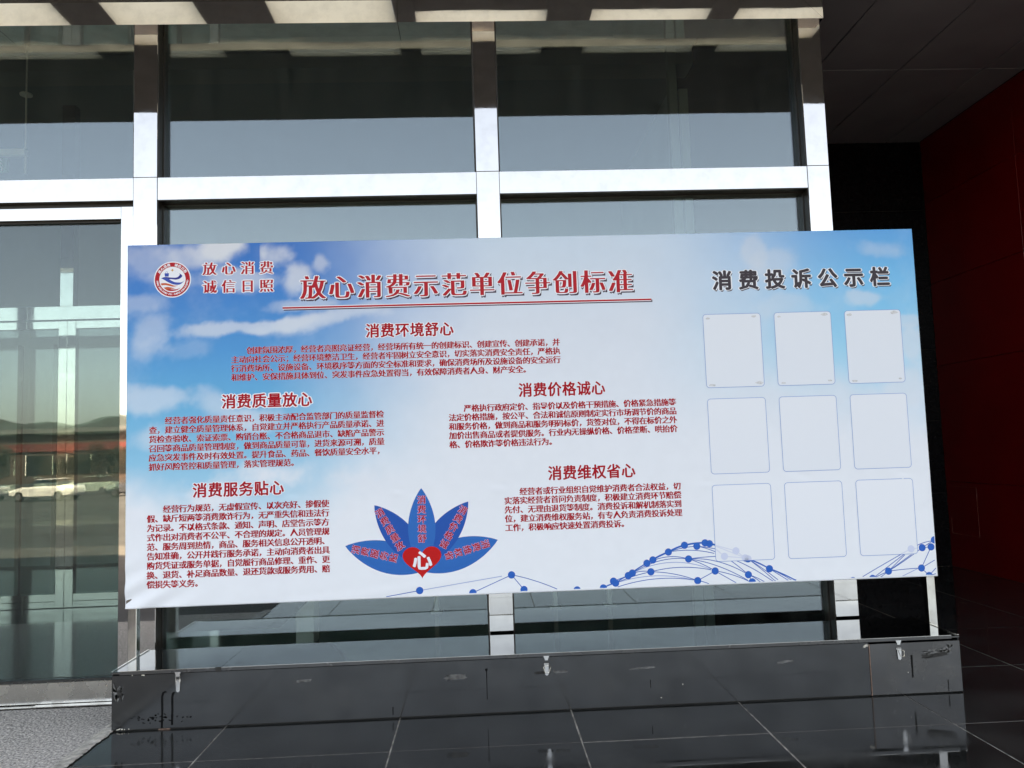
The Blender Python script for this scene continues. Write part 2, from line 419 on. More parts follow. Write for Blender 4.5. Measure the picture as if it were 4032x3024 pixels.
for (x0, x1) in ((-6.86, -5.595), (-5.35, -4.0835), (-4.0815, -2.60)):
    lf = MB(); lf.box(x0, x0 + 0.083, YI - 0.01, YI + 0.06, 0.004, 2.815, 0, 0.002); lf.box(x1 - 0.083, x1, YI - 0.01, YI + 0.06, 0.004, 2.815, 0, 0.002)
    d = lf.build('door', STEEL, isc)
    box('top_rail', x0 + 0.0835, x1 - 0.0835, YI - 0.008, YI + 0.06, 2.739, 2.815, STEEL, d, 0.002)
    box('bottom_rail', x0 + 0.0835, x1 - 0.0835, YI - 0.008, YI + 0.06, 0.004, 0.064, STEEL, d, 0.002)
    box('bottom_rail', x0 + 0.0835, x1 - 0.0835, YI - 0.007, YI + 0.06, 0.066, 0.135, STEEL, d, 0.002)
    box('pane', x0 + 0.084, x1 - 0.084, YI + 0.02, YI + 0.03, 0.1355, 2.7385, GLASS_IN, d)
for x in (-4.46, -4.62, -3.83, -3.30, -5.0):
    box('inner_post', x - 0.022, x + 0.022, YI + 0.8, YI + 0.84, 0.0, 2.70, INBEAM, isc)
# lobby columns and stair edge low behind the board
lc = thing('lobby_column', (1.62, 1.25, 0), 'slim white lobby post behind the right hand glass pane', 'post')
box('shaft', 1.60, 1.67, 1.25, 1.32, 0.0, 4.6, INBEAM, lc, 0.003)
box('flange', 1.685, 1.755, 1.26, 1.30, 0.0, 4.25, INBEAM, lc, 0.003)
lc2 = thing('lobby_pier', (-1.33, 1.2, 0), 'short white lobby pier low behind the middle glass pane', 'post')
box('shaft', -1.40, -1.27, 1.2, 1.4, 0.0, 0.78, WHITEP, lc2, 0.003)
box('cap', -1.42, -1.25, 1.18, 1.42, 0.781, 0.80, WHITEP, lc2, 0.003)
for (x, lb) in ((0.62, 'thin pale lobby post low behind the right pane, nearest the middle mullion'), (1.10, 'thin pale lobby post low behind the right pane, second from the middle mullion'), (-0.42, 'thin pale lobby post low behind the middle pane left of the middle mullion')):
    q = thing('lobby_post', (x, 2.2, 0), lb, 'post', 'thin lobby posts')
    box('shaft', x - 0.018, x + 0.018, 2.2, 2.24, 0.0, 2.6, WHITEP, q, 0.002)
    box('foot', x - 0.05, x + 0.05, 2.17, 2.27, 0.0005, 0.012, WHITEP, q, 0.002)
st = thing('stair_flight', (-2.6, 1.0, 0), 'dark sloping stair flight low behind the glass beside the pier', 'stairs')
prism(MB(), [(-1.42, 0.22), (-0.96, 0.62), (-1.06, 0.75), (-2.4, 0.75), (-2.4, 0.22)], 0.80, 0.86).build('stringer', INFLOOR, st)
ex = thing('exit_sign', (-3.9, 2.0, 4.0), 'green running man exit sign hanging from the ceiling rod', 'sign')
MB().tube([(-3.87, 2.0, 5.25), (-3.87, 2.0, 4.126)], 0.007, 6).build('rod', WHITEP, ex)
MB().tube([(-3.872, 2.0, 4.626), (-3.872, 2.0, 4.612)], 0.05, 14).build('collar', WHITEP, ex)
box('housing', -4.42, -3.86, 1.97, 2.03, 4.069, 4.126, WHITEP, ex, 0.004)
EXG = mat('exit_green', lin((60, 130, 95)), 0.4); EXW = mat('exit_white', (0.75, 0.85, 0.78), 0.4)
sg = box('sign_face', -4.40, -4.016, 1.985, 2.015, 3.925, 4.047, EXG, ex)
mn = MB()
for (p0, p1, w) in (((-4.075, 4.035), (-4.06, 4.035), .012), ((-4.085, 4.015), (-4.075, 3.975), .010), ((-4.085, 4.01), (-4.055, 3.992), .006), ((-4.088, 4.01), (-4.115, 3.995), .006), ((-4.075, 3.975), (-4.05, 3.955), .007), ((-4.05, 3.955), (-4.055, 3.935), .007), ((-4.078, 3.975), (-4.105, 3.945), .007)):
    mn.tube([(p0[0], 1.984, p0[1]), (p1[0], 1.984, p1[1])], w, 6)
mn.build('pictogram', EXW, sg)
box('hanger', -3.872, -3.860, 1.99, 2.01, 3.91, 4.068, WHITEP, ex)
for i, (x, y) in enumerate(((-1.15, 2.0), (0.75, 2.0))):
    q = thing('downlight', (x, y, 5.2), ('round recessed downlight above the middle window pane', 'round recessed downlight above the right window pane')[i], 'ceiling light', 'lobby downlights')
    MB().tube([(x, y, 5.258), (x, y, 5.225)], 0.09, 16).build('ring', BLACK, q)
    MB().tube([(x, y, 5.2245), (x, y, 5.2205)], 0.06, 16).build('lens', INBEAM, q)

# ------------------------------------------------------------------ low dark metal box under the board
bx = thing('metal_box', (0.3, -0.28, 0), 'long low dark metal box with toggle latches on polished black tiles', 'metal box')
X0, X1, YF, YR, ZT = -1.957, 2.585, -0.507, -0.052, 0.296
box('front_panel', X0, 2.079, YF, YF + 0.004, 0.008, ZT - 0.012, BOXF, bx, 0.0008)
box('access_panel', 2.083, X1, YF - 0.004, YF + 0.002, 0.006, ZT - 0.020, BOXA, bx, 0.0008)
box('panel_edge', 2.0793, 2.0828, YF - 0.005, YF + 0.003, 0.004, ZT - 0.022, RUST, bx)
box('side_panel', X0, X0 + 0.004, YF + 0.0045, YR, 0.006, ZT - 0.004, BOXF, bx)
box('side_panel', X1 - 0.004, X1, YF + 0.0045, YR, 0.006, ZT - 0.004, BOXF, bx)
box('back_panel', X0 + 0.0045, X1 - 0.0045, YR - 0.004, YR, 0.006, ZT - 0.004, BOXF, bx)
box('base_strip', X0 + 0.01, X1 - 0.01, YF + 0.012, YR - 0.01, 0.0005, 0.0075, BLACK, bx)
seam = -1.393


def lidsheet(x0, x1, nx, ny, amp):
    vs = []; fs = []
    for i in range(nx + 1):
        for j in range(ny + 1):
            x = x0 + (x1 - x0) * i / nx; y = YF - 0.006 + (YR - YF + 0.006) * j / ny
            vs.append((x, y, ZT + 0.008 + amp * math.sin(x * 3.1) * math.sin(math.pi * j / ny)))
    for i in range(nx):
        for j in range(ny):
            a = i * (ny + 1) + j; fs.append((a, a + ny + 1, a + ny + 2, a + 1))
    return vs, fs


for (x0, x1, n) in ((X0 + 0.0005, seam - 0.0012, 10), (seam + 0.0012, X1 - 0.001, 60)):
    vs, fs = lidsheet(x0, x1, n, 12, 0.0012)
    ld = mk('lid', vs, fs, LID, bx, smooth=True)
    ed = MB(); ed.box(max(x0, X0 + 0.042), min(x1, X1 - 0.045), YF - 0.0085, YF - 0.0062, ZT - 0.008, ZT + 0.009, 0, 0.0006)
    ed.box(x0, x1, YF - 0.006, YR, ZT - 0.003, ZT + 0.004, 0)
    ed.build('lip', [BOXA, STEEL_SILL], ld)
box('edge_trim', X0 - 0.0005, X0 + 0.008, YF - 0.004, YR, ZT + 0.0095, ZT + 0.0125, STEEL_POST, bx)
box('edge_trim', X1 - 0.010, X1, YF - 0.004, YR, ZT + 0.0095, ZT + 0.0125, STEEL_POST, bx)
lg = box('front_edge', X0 + 0.042, seam - 0.03, YF - 0.0088, YF - 0.0061, ZT + 0.0092, ZT + 0.0116, STEEL_POST, bx)
box('front_edge', seam + 0.003, X1 - 0.045, YF - 0.0088, YF - 0.0061, ZT + 0.0092, ZT + 0.0116, STEEL_POST, bx)
box('lid_notch', seam - 0.027, seam + 0.001, YF - 0.0095, YF - 0.0055, ZT - 0.012, ZT + 0.0117, BLACK, bx)


def latch(x, closed, swing):
    """toggle latch: hook plate on the lid lip, hinged lever with round tip below, wire loop"""
    f = YF - (0.0045 if x > 2 else 0.0005)
    lt = MB()
    prism(lt, [(x - .016, ZT - .004), (x + .016, ZT - .004), (x + .009, ZT - .020), (x + .008, ZT - .027), (x - .008, ZT - .027), (x - .009, ZT - .020)], YF - 0.0115, YF - 0.0086)
    q = lt.build('latch', CHROME, bx)
    lv = MB(); zt = ZT - 0.042
    lv.box(x - .013, x + .013, f - .006, f, zt - .014, zt, 0, 0.002)
    lv.box(x - .011, x + .011, f - .012, f - .006, zt - .012, zt - .003, 0, 0.002)
    pts = [(x - .0115, zt - .014), (x + .0115, zt - .014), (x + .0095, zt - .052)] + [(x + .0095 * math.cos(R(a)), zt - .054 - .011 * math.sin(R(a))) for a in range(0, 181, 20)] + [(x - .0095, zt - .052)]
    prism(lv, pts, f - .008, f - .003)
    lv.build('lever', CHROME, q)
    if closed:
        lp = [(x - .010, f - .010, ZT - .012), (x + .010, f - .010, ZT - .012), (x + .010, f - .011, zt - .012), (x - .010, f - .011, zt - .012)]
    elif swing:
        lp = [(x - .008, f - .011, zt - .010), (x + .012, f - .011, zt - .012), (x + .026, f - .012, zt - .020), (x + .023, f - .012, zt - .046), (x + .006, f - .012, zt - .048)]
    else:
        lp = [(x - .012, f - .010, zt - .016), (x + .012, f - .010, zt - .016), (x + .022, f - .011, zt - .022), (x + .009, f - .012, zt - .053), (x - .008, f - .012, zt - .051), (x - .018, f - .011, zt - .020)]
    MB().tube(lp, 0.0016, 6, 0, True).build('loop', CHROME, q)


latch(-1.614, True, False); latch(0.320, False, False); latch(2.242, False, True)


def blob(name, cx, cz, w, h, m, rot=0.0, n=26, jag=0.25, y=None):
    pts = []
    for k in range(n):
        a = 2 * math.pi * k / n; c, s = math.cos(a), math.sin(a)
        e = 0.35
        px = math.copysign(abs(c) ** e, c) * w / 2 * (1 + random.uniform(-jag, jag) * 0.5); pz = math.copysign(abs(s) ** e, s) * h / 2 * (1 + random.uniform(-jag, jag))
        pts.append((cx + px * math.cos(rot) - pz * math.sin(rot), cz + px * math.sin(rot) + pz * math.cos(rot)))
    yy = y if y is not None else (YF - 0.0046 if cx > 2.085 else YF - 0.0006)
    mk(name, [(p[0], yy, p[1]) for p in pts] + [(cx, yy, cz)], [(i, (i + 1) % n, n) for i in range(n)], m, bx)


blob('tape_scrap', -0.964, 0.216, 0.075, 0.016, TAPE, 0.05)
blob('tape_scrap', -0.166, 0.200, 0.115, 0.024, TAPE, 0.04, jag=0.35)
blob('tape_scrap', 0.300, 0.203, 0.085, 0.014, OLDTAPE, 0.02)
blob('tape_scrap', 0.392, 0.204, 0.075, 0.014, TAPE, 0.02)
blob('tape_scrap', 0.835, 0.204, 0.14, 0.010, TAPE, 0.03)
blob('tape_scrap', 1.615, 0.203, 0.09, 0.012, TAPE, 0.10)
blob('tape_scrap', 2.442, 0.206, 0.150, 0.026, OLDTAPE, 0.10)
blob('tape_scrap', 2.440, 0.226, 0.12, 0.020, TAPE, 0.14, jag=0.6, y=YF - 0.0049)
blob('tape_scrap', 2.520, 0.236, 0.055, 0.035, TAPE, 0.9, jag=0.8, y=YF - 0.0051)
blob('tape_scrap', 2.062, 0.266, 0.030, 0.010, PALE, 0.3, jag=0.6)
blob('smear', -1.922, 0.197, 0.05, 0.075, TAPE, 0.1, jag=0.7)
blob('smear', -1.915, 0.190, 0.022, 0.040, OLDTAPE, 0.1, jag=0.5, y=YF - 0.0009)
for k in range(40):
    blob('smear', random.gauss(-1.72, 0.075), random.gauss(0.058, 0.012), random.uniform(.004, .016), random.uniform(.003, .009), SMEAR, random.uniform(-.5, .5), 8, 0.6)
for (x, z0, z1, hx) in ((-1.698, 0.004, 0.180, 0.020), (-1.646, 0.022, 0.174, 0.012)):
    pl = [(x + hx, z1 + 0.016), (x + hx * .3, z1 + 0.010), (x, z1 - .01), (x + .001, (z0 + z1) / 2), (x - .001, z0)]
    vs = []; w = 0.0055
    for (px, pz) in pl: vs += [(px - w, YF - 0.0007, pz), (px + w, YF - 0.0007, pz - (0.006 if px > x + .003 else 0))]
    mk('drip', vs, [(2 * i, 2 * i + 1, 2 * i + 3, 2 * i + 2) for i in range(len(pl) - 1)], SMEAR, bx)
for (x, z0, z1, w) in ((-0.001, 0.078, 0.228, 0.0018), (2.311, 0.09, 0.21, 0.004), (2.505, 0.01, 0.07, 0.002), (0.875, 0.10, 0.14, 0.0015), (-0.50, 0.02, 0.06, 0.002)):
    yy = YF - (0.0047 if x > 2.085 else 0.0007)
    mk('drip', [(x - w, yy, z0), (x + w, yy, z0), (x + w * 1.6, yy, z1), (x - w * 1.2, yy, z1)], [(0, 1, 2, 3)], SMEAR, bx)
blob('smear', -0.002, 0.232, 0.014, 0.014, SMEAR, 0, 12, 0.4)
for (x, z, w) in ((-1.852, .283, .005), (-1.800, .282, .010), (-1.792, .281, .008), (-1.92, .012, .022), (-1.903, .012, .008), (-1.89, .011, .006), (-1.868, .012, .005), (0.93, .045, .006), (1.05, .11, .005), (2.287, .118, .004)):
    blob('chip', x, z, w, 0.006, PALE, random.uniform(-.4, .4), 8, 0.4)
box('rust_strip', -1.716, -1.655, YF - 0.002, YF - 0.0005, 0.0015, 0.006, RUST, bx)

# ------------------------------------------------------------------ notice board
nb = thing('notice_board', (0.32, -0.22, 0), 'large printed notice board with red Chinese text on a blue sky and cloud banner', 'notice board')
BX, BY, BZ, BW, BHT = -2.006, -0.247, 0.578, 4.651, 2.067
for (x0, x1) in ((BX, BX + 0.048), (BX + BW - 0.048, BX + BW)):
    box('post', x0, x1, BY + 0.034, BY + 0.086, 0.0, BZ + BHT - 0.02, STEEL_POST, nb, 0.003)
fr = MB()
for (x0, x1, z0, z1) in ((0.003, BW - 0.003, 0.003, 0.04), (0.003, BW - 0.003, BHT - 0.04, BHT - 0.003), (0.003, 0.04, 0.04, BHT - 0.04), (BW - 0.04, BW - 0.003, 0.04, BHT - 0.04), (1.53, 1.57, 0.04, BHT - 0.04), (3.08, 3.12, 0.04, BHT - 0.04)):
    fr.box(BX + x0, BX + x1, BY + 0.006, BY + 0.033, BZ + z0, BZ + z1)
fr.build('frame', STEEL_POST, nb)

rng = np.random.RandomState(11)


def lattice(sx, sy, u, v):
    """smooth value noise on arrays u,v in 0..1"""
    G = rng.rand(sy + 3, sx + 3)
    x = np.clip(u, 0, 0.9999) * sx; y = np.clip(v, 0, 0.9999) * sy
    xi = np.floor(x).astype(int); yi = np.floor(y).astype(int); fx = x - xi; fy = y - yi
    fx = fx * fx * (3 - 2 * fx); fy = fy * fy * (3 - 2 * fy)
    return (G[yi, xi] * (1 - fx) + G[yi, xi + 1] * fx) * (1 - fy) + (G[yi + 1, xi] * (1 - fx) + G[yi + 1, xi + 1] * fx) * fy


def fbm(u, v, s, octv=5, rough=0.55):
    o = np.zeros_like(u); a = 1.0; t = 0
    for k in range(octv):
        o += a * lattice(int(s * 2.25 * 2 ** k), int(s * 2 ** k), u, v); t += a; a *= rough
    return o / t


def sm(a, b, x):
    t = np.clip((x - a) / (b - a), 0, 1); return t * t * (3 - 2 * t)


WR = [(1.523, 0.598, .035), (2.108, 0.603, .045), (3.313, 0.581, .04), (3.886, 0.598, .04), (4.494, 0.589, .04), (0.317, 0.62, .035), (0.93, 0.59, .04), (1.9, 1.99, .10), (2.45, 2.01, .08), (3.0, 2.03, .10), (4.1, 1.99, .12)]


def disp(u, v):
    """outward bulge of the stretched vinyl in metres"""
    u = np.asarray(u, float); v = np.asarray(v, float)
    d = 0.0016 * np.sin(u * 2.1 + 0.6) * np.sin(v * 2.9) + 0.0010 * np.sin(u * 5.3 + v * 3.1)
    for (a, b, s) in WR:
        x = (u - a) / s; y = (v - b) / (s * 0.55)
        d = d - 0.0030 * (y + 0.4 * x) * np.exp(-(x * x + y * y)) * (s / 0.04) ** 0.5
    q = np.exp(-((u / 0.30) ** 2 + (v / 0.22) ** 2))
    d = d + 0.007 * q * np.sin((u * 0.55 - v) * 46.0)
    q2 = np.exp(-(((u - 1.6) / 0.9) ** 2 + (v / 0.10) ** 2))
    d = d + 0.0012 * q2 * np.sin((u * 0.12 - v) * 60.0)
    return d


NXB, NZB = 600, 268
gu, gv = np.meshgrid(np.linspace(0, 1, NXB + 1), np.linspace(0, 1, NZB + 1))
s_, t_ = gu, 1 - gv
n1 = fbm(s_, t_, 4); n2 = fbm(s_, t_, 8, 6, 0.6); n3 = fbm(s_, t_, 3, 6); n4 = fbm(s_, t_, 5, 6, 0.6)
C3 = lambda c: np.array(lin(c))
def ramp(stops, x):
    out = np.zeros(x.shape + (3,)); cs = np.array([C3(c) for _, c in stops]); xs_ = [a for a, _ in stops]
    for k in range(3): out[..., k] = np.interp(x, xs_, cs[:, k])
    return out
white = ramp(((0, (194, 212, 228)), (.25, (210, 219, 230)), (.6, (224, 229, 236)), (1, (233, 237, 242))), t_)
bl = ramp(((0, (24, 112, 188)), (.12, (30, 124, 196)), (.3, (50, 148, 206)), (.45, (78, 172, 214)), (.6, (122, 192, 222)), (.8, (172, 214, 232))), t_)
edge = np.interp(t_, (0, .12, .3, .5, .7, 1), (.33, .34, .31, .30, .27, .14))
mL = 1 - sm(edge - 0.15, edge + 0.13, s_ + (n1 - 0.5) * 0.08)
mL *= 1 - sm(0.62, 0.82, t_ + (n1 - 0.5) * 0.30)
br = ramp(((0, (70, 160, 218)), (.15, (94, 184, 228)), (.35, (126, 204, 233)), (.6, (170, 214, 236))), t_)
mR = sm(0.60, 0.90, s_ + (n1 - .5) * 0.08) * (1 - sm(0.30, 0.66, t_ + (n1 - 0.5) * 0.25))
mR *= 0.62 + 0.38 * sm(.74, .97, s_)
colr = white * (1 - mL[..., None]) + bl * mL[..., None]
colr = colr * (1 - mR[..., None]) + br * mR[..., None]
CL = [(.120, .005, .040, .045, .95, 0), (.085, .03, .04, .03, .5, 0), (.180, .03, .030, .055, .9, 0), (.205, .095, .018, .055, .7, 0.3), (.145, .10, .05, .035, .55, 0), (.235, .055, .014, .03, .5, 0),
      (.030, .05, .030, .045, .35, 0), (.055, .10, .03, .02, .25, 0), (.155, .235, .11, .020, .62, -.10), (.25, .215, .09, .030, .6, -.12), (.22, .175, .05, .02, .5, 0), (.030, .24, .032, .06, .42, 0), (.015, .17, .03, .03, .35, 0), (.08, .30, .03, .03, .15, 0),
      (.040, .43, .055, .045, .55, 0), (.115, .46, .05, .05, .50, .5), (.16, .50, .04, .05, .5, 0), (.04, .55, .05, .05, .45, 0), (.11, .60, .03, .02, .5, 0), (.175, .66, .075, .055, .9, 0), (.11, .70, .06, .05, .85, 0), (.05, .78, .06, .05, .8, 0), (.28, .68, .05, .06, .8, 0),
      (.79, .055, .018, .05, .40, 0), (.82, .10, .03, .04, .30, 0), (.945, .04, .035, .03, .30, 0), (.93, .19, .022, .022, .45, 0), (.83, .22, .04, .03, .25, 0), (.985, .27, .02, .02, .5, 0), (.985, .34, .022, .05, .6, 0), (.97, .45, .035, .07, .65, 0), (.90, .48, .05, .05, .5, 0), (.80, .48, .05, .06, .5, 0)]
cm = np.zeros_like(s_)
wu = s_ + (n2 - .5) * 0.030; wt = t_ + (n3 - .5) * 0.06 + (n2 - .5) * 0.04
for (a, b, ra, rb, k, ro) in CL:
    x = wu - a; y = wt - b
    x2 = x * math.cos(ro) + y * 0.45 * math.sin(ro); y2 = -x * 2.2 * math.sin(ro) + y * math.cos(ro)
    e = np.exp(-0.8 * ((x2 / ra) ** 2 + (y2 / rb) ** 2))
    dens = e + (n4 - 0.5) * 1.3 * sm(0.02, 0.3, e)
    cm = 1 - (1 - cm) * (1 - min(1.0, k * 1.12) * sm(0.34, 0.92, dens))
# the first cloud is cut off by a hard edge in the print
cm = cm * np.where((s_ > 0.1505) & (s_ < 0.162) & (t_ < 0.085), 0.12, 1.0)
wisp = sm(0.52, 0.80, n4) * 0.15
cm = np.clip(1 - (1 - cm) * (1 - wisp), 0, 1)
ctint = ramp(((0, (210, 214, 222)), (.4, (208, 219, 230)), (.7, (224, 229, 236)), (1, (231, 235, 241))), t_)
colr = colr * (1 - cm[..., None]) + ctint * cm[..., None]
colr *= (0.985 + 0.03 * fbm(s_, t_, 40, 2))[..., None]
U = gu * BW; V = gv * BHT
D = disp(U, V)
VX = np.pad(BX + U, 1, mode='edge'); VZ = np.pad(BZ + V, 1, mode='edge'); VY = np.pad(BY - D, 1, mode='edge')
VY[0, :] = VY[-1, :] = BY + 0.030; VY[:, 0] = VY[:, -1] = BY + 0.030
CC = np.stack([np.pad(colr[..., k], 1, mode='edge') for k in range(3)], -1)
hh, ww = VX.shape
b0 = BASE[nb.name]
co = np.stack([VX - b0[0], VY - b0[1], VZ - b0[2]], -1).reshape(-1, 3)
idx = np.arange(hh * ww).reshape(hh, ww)
q = np.stack([idx[:-1, :-1], idx[:-1, 1:], idx[1:, 1:], idx[1:, :-1]], -1).reshape(-1, 4)
me = bpy.data.meshes.new('banner')
me.vertices.add(len(co)); me.vertices.foreach_set('co', co.astype(np.float32).ravel())
me.loops.add(q.size); me.loops.foreach_set('vertex_index', q.astype(np.int32).ravel())
me.polygons.add(len(q)); me.polygons.foreach_set('loop_start', np.arange(0, q.size, 4, dtype=np.int32)); me.polygons.foreach_set('loop_total', np.full(len(q), 4, dtype=np.int32))
me.update(calc_edges=True)
at = me.color_attributes.new('print', 'FLOAT_COLOR', 'POINT')
at.data.foreach_set('color', np.concatenate([CC.reshape(-1, 3), np.ones((hh * ww, 1))], 1).astype(np.float32).ravel())
me.polygons.foreach_set('use_smooth', np.ones(len(q), dtype=bool))
m, nt, p = nodes('printed_vinyl')
an = nt.nodes.new('ShaderNodeAttribute'); an.attribute_name = 'print'
nt.links.new(an.outputs['Color'], p.inputs['Base Color']); p.inputs['Roughness'].default_value = 0.50; p.inputs['Specular IOR Level'].default_value = 0.2
me.materials.append(m)
ban = bpy.data.objects.new('banner', me); link(ban); ban.parent = nb; BASE[ban.name] = b0


# --- print helpers: flat artwork laid on the vinyl, following its bulges
def P3(u, v, off):
    return (BX + u, BY - float(disp(u, v)) - off, BZ + v)


class Art:
    def __init__(self): self.uv = []; self.off = []; self.f = []; self.m = []
    def poly(self, pts, faces, m, off):
        n = len(self.uv); self.uv += [(float(a[0]), float(a[1])) for a in pts]; self.off += [off] * len(pts)
        self.f += [tuple(i + n for i in f) for f in faces]; self.m += [m] * len(faces)
    def fan(self, pts, m, off):
        n = len(pts); c = (sum(p[0] for p in pts) / n, sum(p[1] for p in pts) / n)
        big = max(math.hypot(p[0] - c[0], p[1] - c[1]) for p in pts); k = max(1, int(big / 0.025)); vs = []
        for r_ in range(k, 0, -1): vs += [(c[0] + (p[0] - c[0]) * r_ / k, c[1] + (p[1] - c[1]) * r_ / k) for p in pts]
        fs = [(q * n + i, q * n + (i + 1) % n, (q + 1) * n + (i + 1) % n, (q + 1) * n + i) for q in range(k - 1) for i in range(n)]
        fs += [((k - 1) * n + i, (k - 1) * n + (i + 1) % n, k * n) for i in range(n)]
        self.poly(vs + [c], fs, m, off)
    def ngon(self, pts, m, off): self.poly(pts, [tuple(range(len(pts)))], m, off)
    def ribbon(self, pts, w, m, off):
        k = len(pts); vs = []
        for i in range(k):
            a = pts[max(i - 1, 0)]; b = pts[min(i + 1, k - 1)]
            dx, dy = b[0] - a[0], b[1] - a[1]; l = math.hypot(dx, dy) or 1
            vs += [(pts[i][0] - dy / l * w / 2, pts[i][1] + dx / l * w / 2), (pts[i][0] + dy / l * w / 2, pts[i][1] - dx / l * w / 2)]
        self.poly(vs, [(2 * i, 2 * i + 1, 2 * i + 3, 2 * i + 2) for i in range(k - 1)], m, off)
    def build(self, name, mats, parent):
        uv = np.array(self.uv); d = disp(uv[:, 0], uv[:, 1])
        vs = np.stack([BX + uv[:, 0], BY - d - np.array(self.off) * 0.4, BZ + uv[:, 1]], -1)
        return mk(name, vs.tolist(), self.f, mats, parent, self.m)


_fc = bpy.data.curves.new('glyph_source', 'FONT'); _fc.size = 1.0
_fo = bpy.data.objects.new('glyph_source', _fc); link(_fo)
GL = {}


def glyph(ch, thin=0.0, res=2):
    k = (ch, thin, res)
    if k not in GL:
        _fc.body = ch; _fc.offset = -thin; _fc.resolution_u = res
        dg = bpy.context.evaluated_depsgraph_get(); dg.update()
        ev = _fo.evaluated_get(dg); me_ = ev.to_mesh()
        v = np.array([x.co[:2] for x in me_.vertices]).reshape(-1, 2); f = [tuple(pp.vertices) for pp in me_.polygons]
        ev.to_mesh_clear(); GL[k] = (v, f)
    return GL[k]


D8 = [(math.cos(a * math.pi / 4), math.sin(a * math.pi / 4)) for a in range(8)]
D4 = [(.7, .7), (-.7, .7), (.7, -.7), (-.7, -.7)]
SONG = [(-.044, 0), (-.022, 0), (0, 0), (.022, 0), (.044, 0)]
BODY = [(-.044, .012), (.044, .012), (-.044, -.012), (.044, -.012), (-.015, 0), (.015, 0)]
HEI = [(.030 * a, .022 * b) for a, b in D8] + [(0, 0)]
FATHEI = [(.038 * a, .034 * b) for a, b in D8] + [(0, 0)]


def put(art, ch, u, v, em, sx=1.0, rot=0.0, thin=0.0, copies=((0, 0),), m=0, off=0.001, halo=0, hm=1, hoff=0.0006, hdirs=D8, res=2, latin=False):
    vv, ff = glyph(ch, thin, res)
    if not len(ff): return
    adv = vv[:, 0].max() if latin else 1.0
    w = (vv - np.array([adv / 2, 0.34 if latin else 0.36]))
    c, s = math.cos(rot), math.sin(rot)
    def lay(dx, dy, m_, o_):
        x = (w[:, 0] + dx) * em * sx; y = (w[:, 1] + dy) * em
        art.poly(np.stack([u + x * c - y * s, v + x * s + y * c], -1), ff, m_, o_)
    for i, (dx, dy) in enumerate(copies): lay(dx, dy, m, off + i * 0.00004)
    if halo:
        base = max(abs(copies[0][0]), 0.0)
        for i, (dx, dy) in enumerate(hdirs): lay(dx * (halo + base), dy * halo, hm, hoff + i * 0.00002)


def ink(name, c, k=1.0): return mat(name, tuple(x * k for x in lin(c)), 0.55, spec=0.12)


I_RED = ink('ink_red', (176, 18, 34)); I_TRED = ink('ink_title_red', (186, 38, 48)); I_WHITE = ink('ink_white', (232, 234, 240)); I_SHADE = ink('ink_drop_shadow', (74, 60, 74))
I_DARK = ink('ink_charcoal', (68, 62, 68)); I_BLUE = ink('ink_blue', (4, 98, 186)); I_BLUE2 = ink('ink_petal_deep', (2, 84, 166)); I_BLUE3 = ink('ink_petal_light', (6, 104, 180)); I_FAINT = ink('ink_faint_blue', (150, 168, 212)); I_LINE = ink('ink_line_blue', (54, 104, 180))
I_HEART = ink('ink_heart', (205, 32, 34)); I_NAVY = ink('ink_navy', (52, 60, 140)); I_INDIGO = ink('ink_indigo', (52, 82, 170)); I_GOLD = ink('ink_gold', (212, 160, 80)); I_ORANGE = ink('ink_orange', (206, 96, 66)); I_LILAC = ink('ink_lilac_outline', (205, 170, 205))

# title with underline and printed drop shadow
A = Art(); n = 12
for i, ch in enumerate('放心消费示范单位争创标准'):
    u = 1.061 + (2.865 - 1.061) * i / 11; v = 1.792 - 0.005 * i / 11
    put(A, ch, u, v, 0.150, 1.0, 0, 0.011, SONG, 0, 0.0016, 0.046, 1, 0.0010, D8, 4)
    put(A, ch, u + 0.0075, v - 0.0085, 0.150, 1.0, 0, 0, [(-.05, -.03), (.05, -.03), (-.05, .03), (.05, .03), (0, 0)], 2, 0.0005)
for (dv, w, mm, o) in ((0, 0.010, 0, 0.0016), (0, 0.018, 1, 0.0010), (-0.0085, 0.014, 2, 0.0005)):
    x = 0.006 if mm == 2 else 0
    A.ribbon([(0.885 + x + k * (2.159 / 30), 1.678 - 0.003 * k / 30 + dv) for k in range(31)], w, mm, o)
A.build('title', [I_TRED, I_WHITE, I_SHADE], nb)
# slogan
A = Art()
for r, tx in enumerate(('放心消费', '诚信日照')):
    for i, ch in enumerate(tx):
        put(A, ch, 0.468 + 0.1085 * i, (1.9177, 1.8118)[r], 0.082, 1.0, 0, 0.010, SONG, 0, 0.0012, 0.075, 1, 0.0007, D8, 3)
A.build('slogan', [I_TRED, I_WHITE], nb)
# right hand heading
A = Art()
for i, ch in enumerate('消费投诉公示栏'):
    u = 3.4743 + (4.433 - 3.4743) * i / 6
    put(A, ch, u, 1.777, 0.122, 1.0, 0, 0, FATHEI, 0, 0.0016, 0.062, 1, 0.0010, D8, 2)
    put(A, ch, u + 0.007, 1.769, 0.122, 1.0, 0, 0, FATHEI[:8], 2, 0.0005)
A.build('complaint_heading', [I_DARK, I_WHITE, I_SHADE], nb)
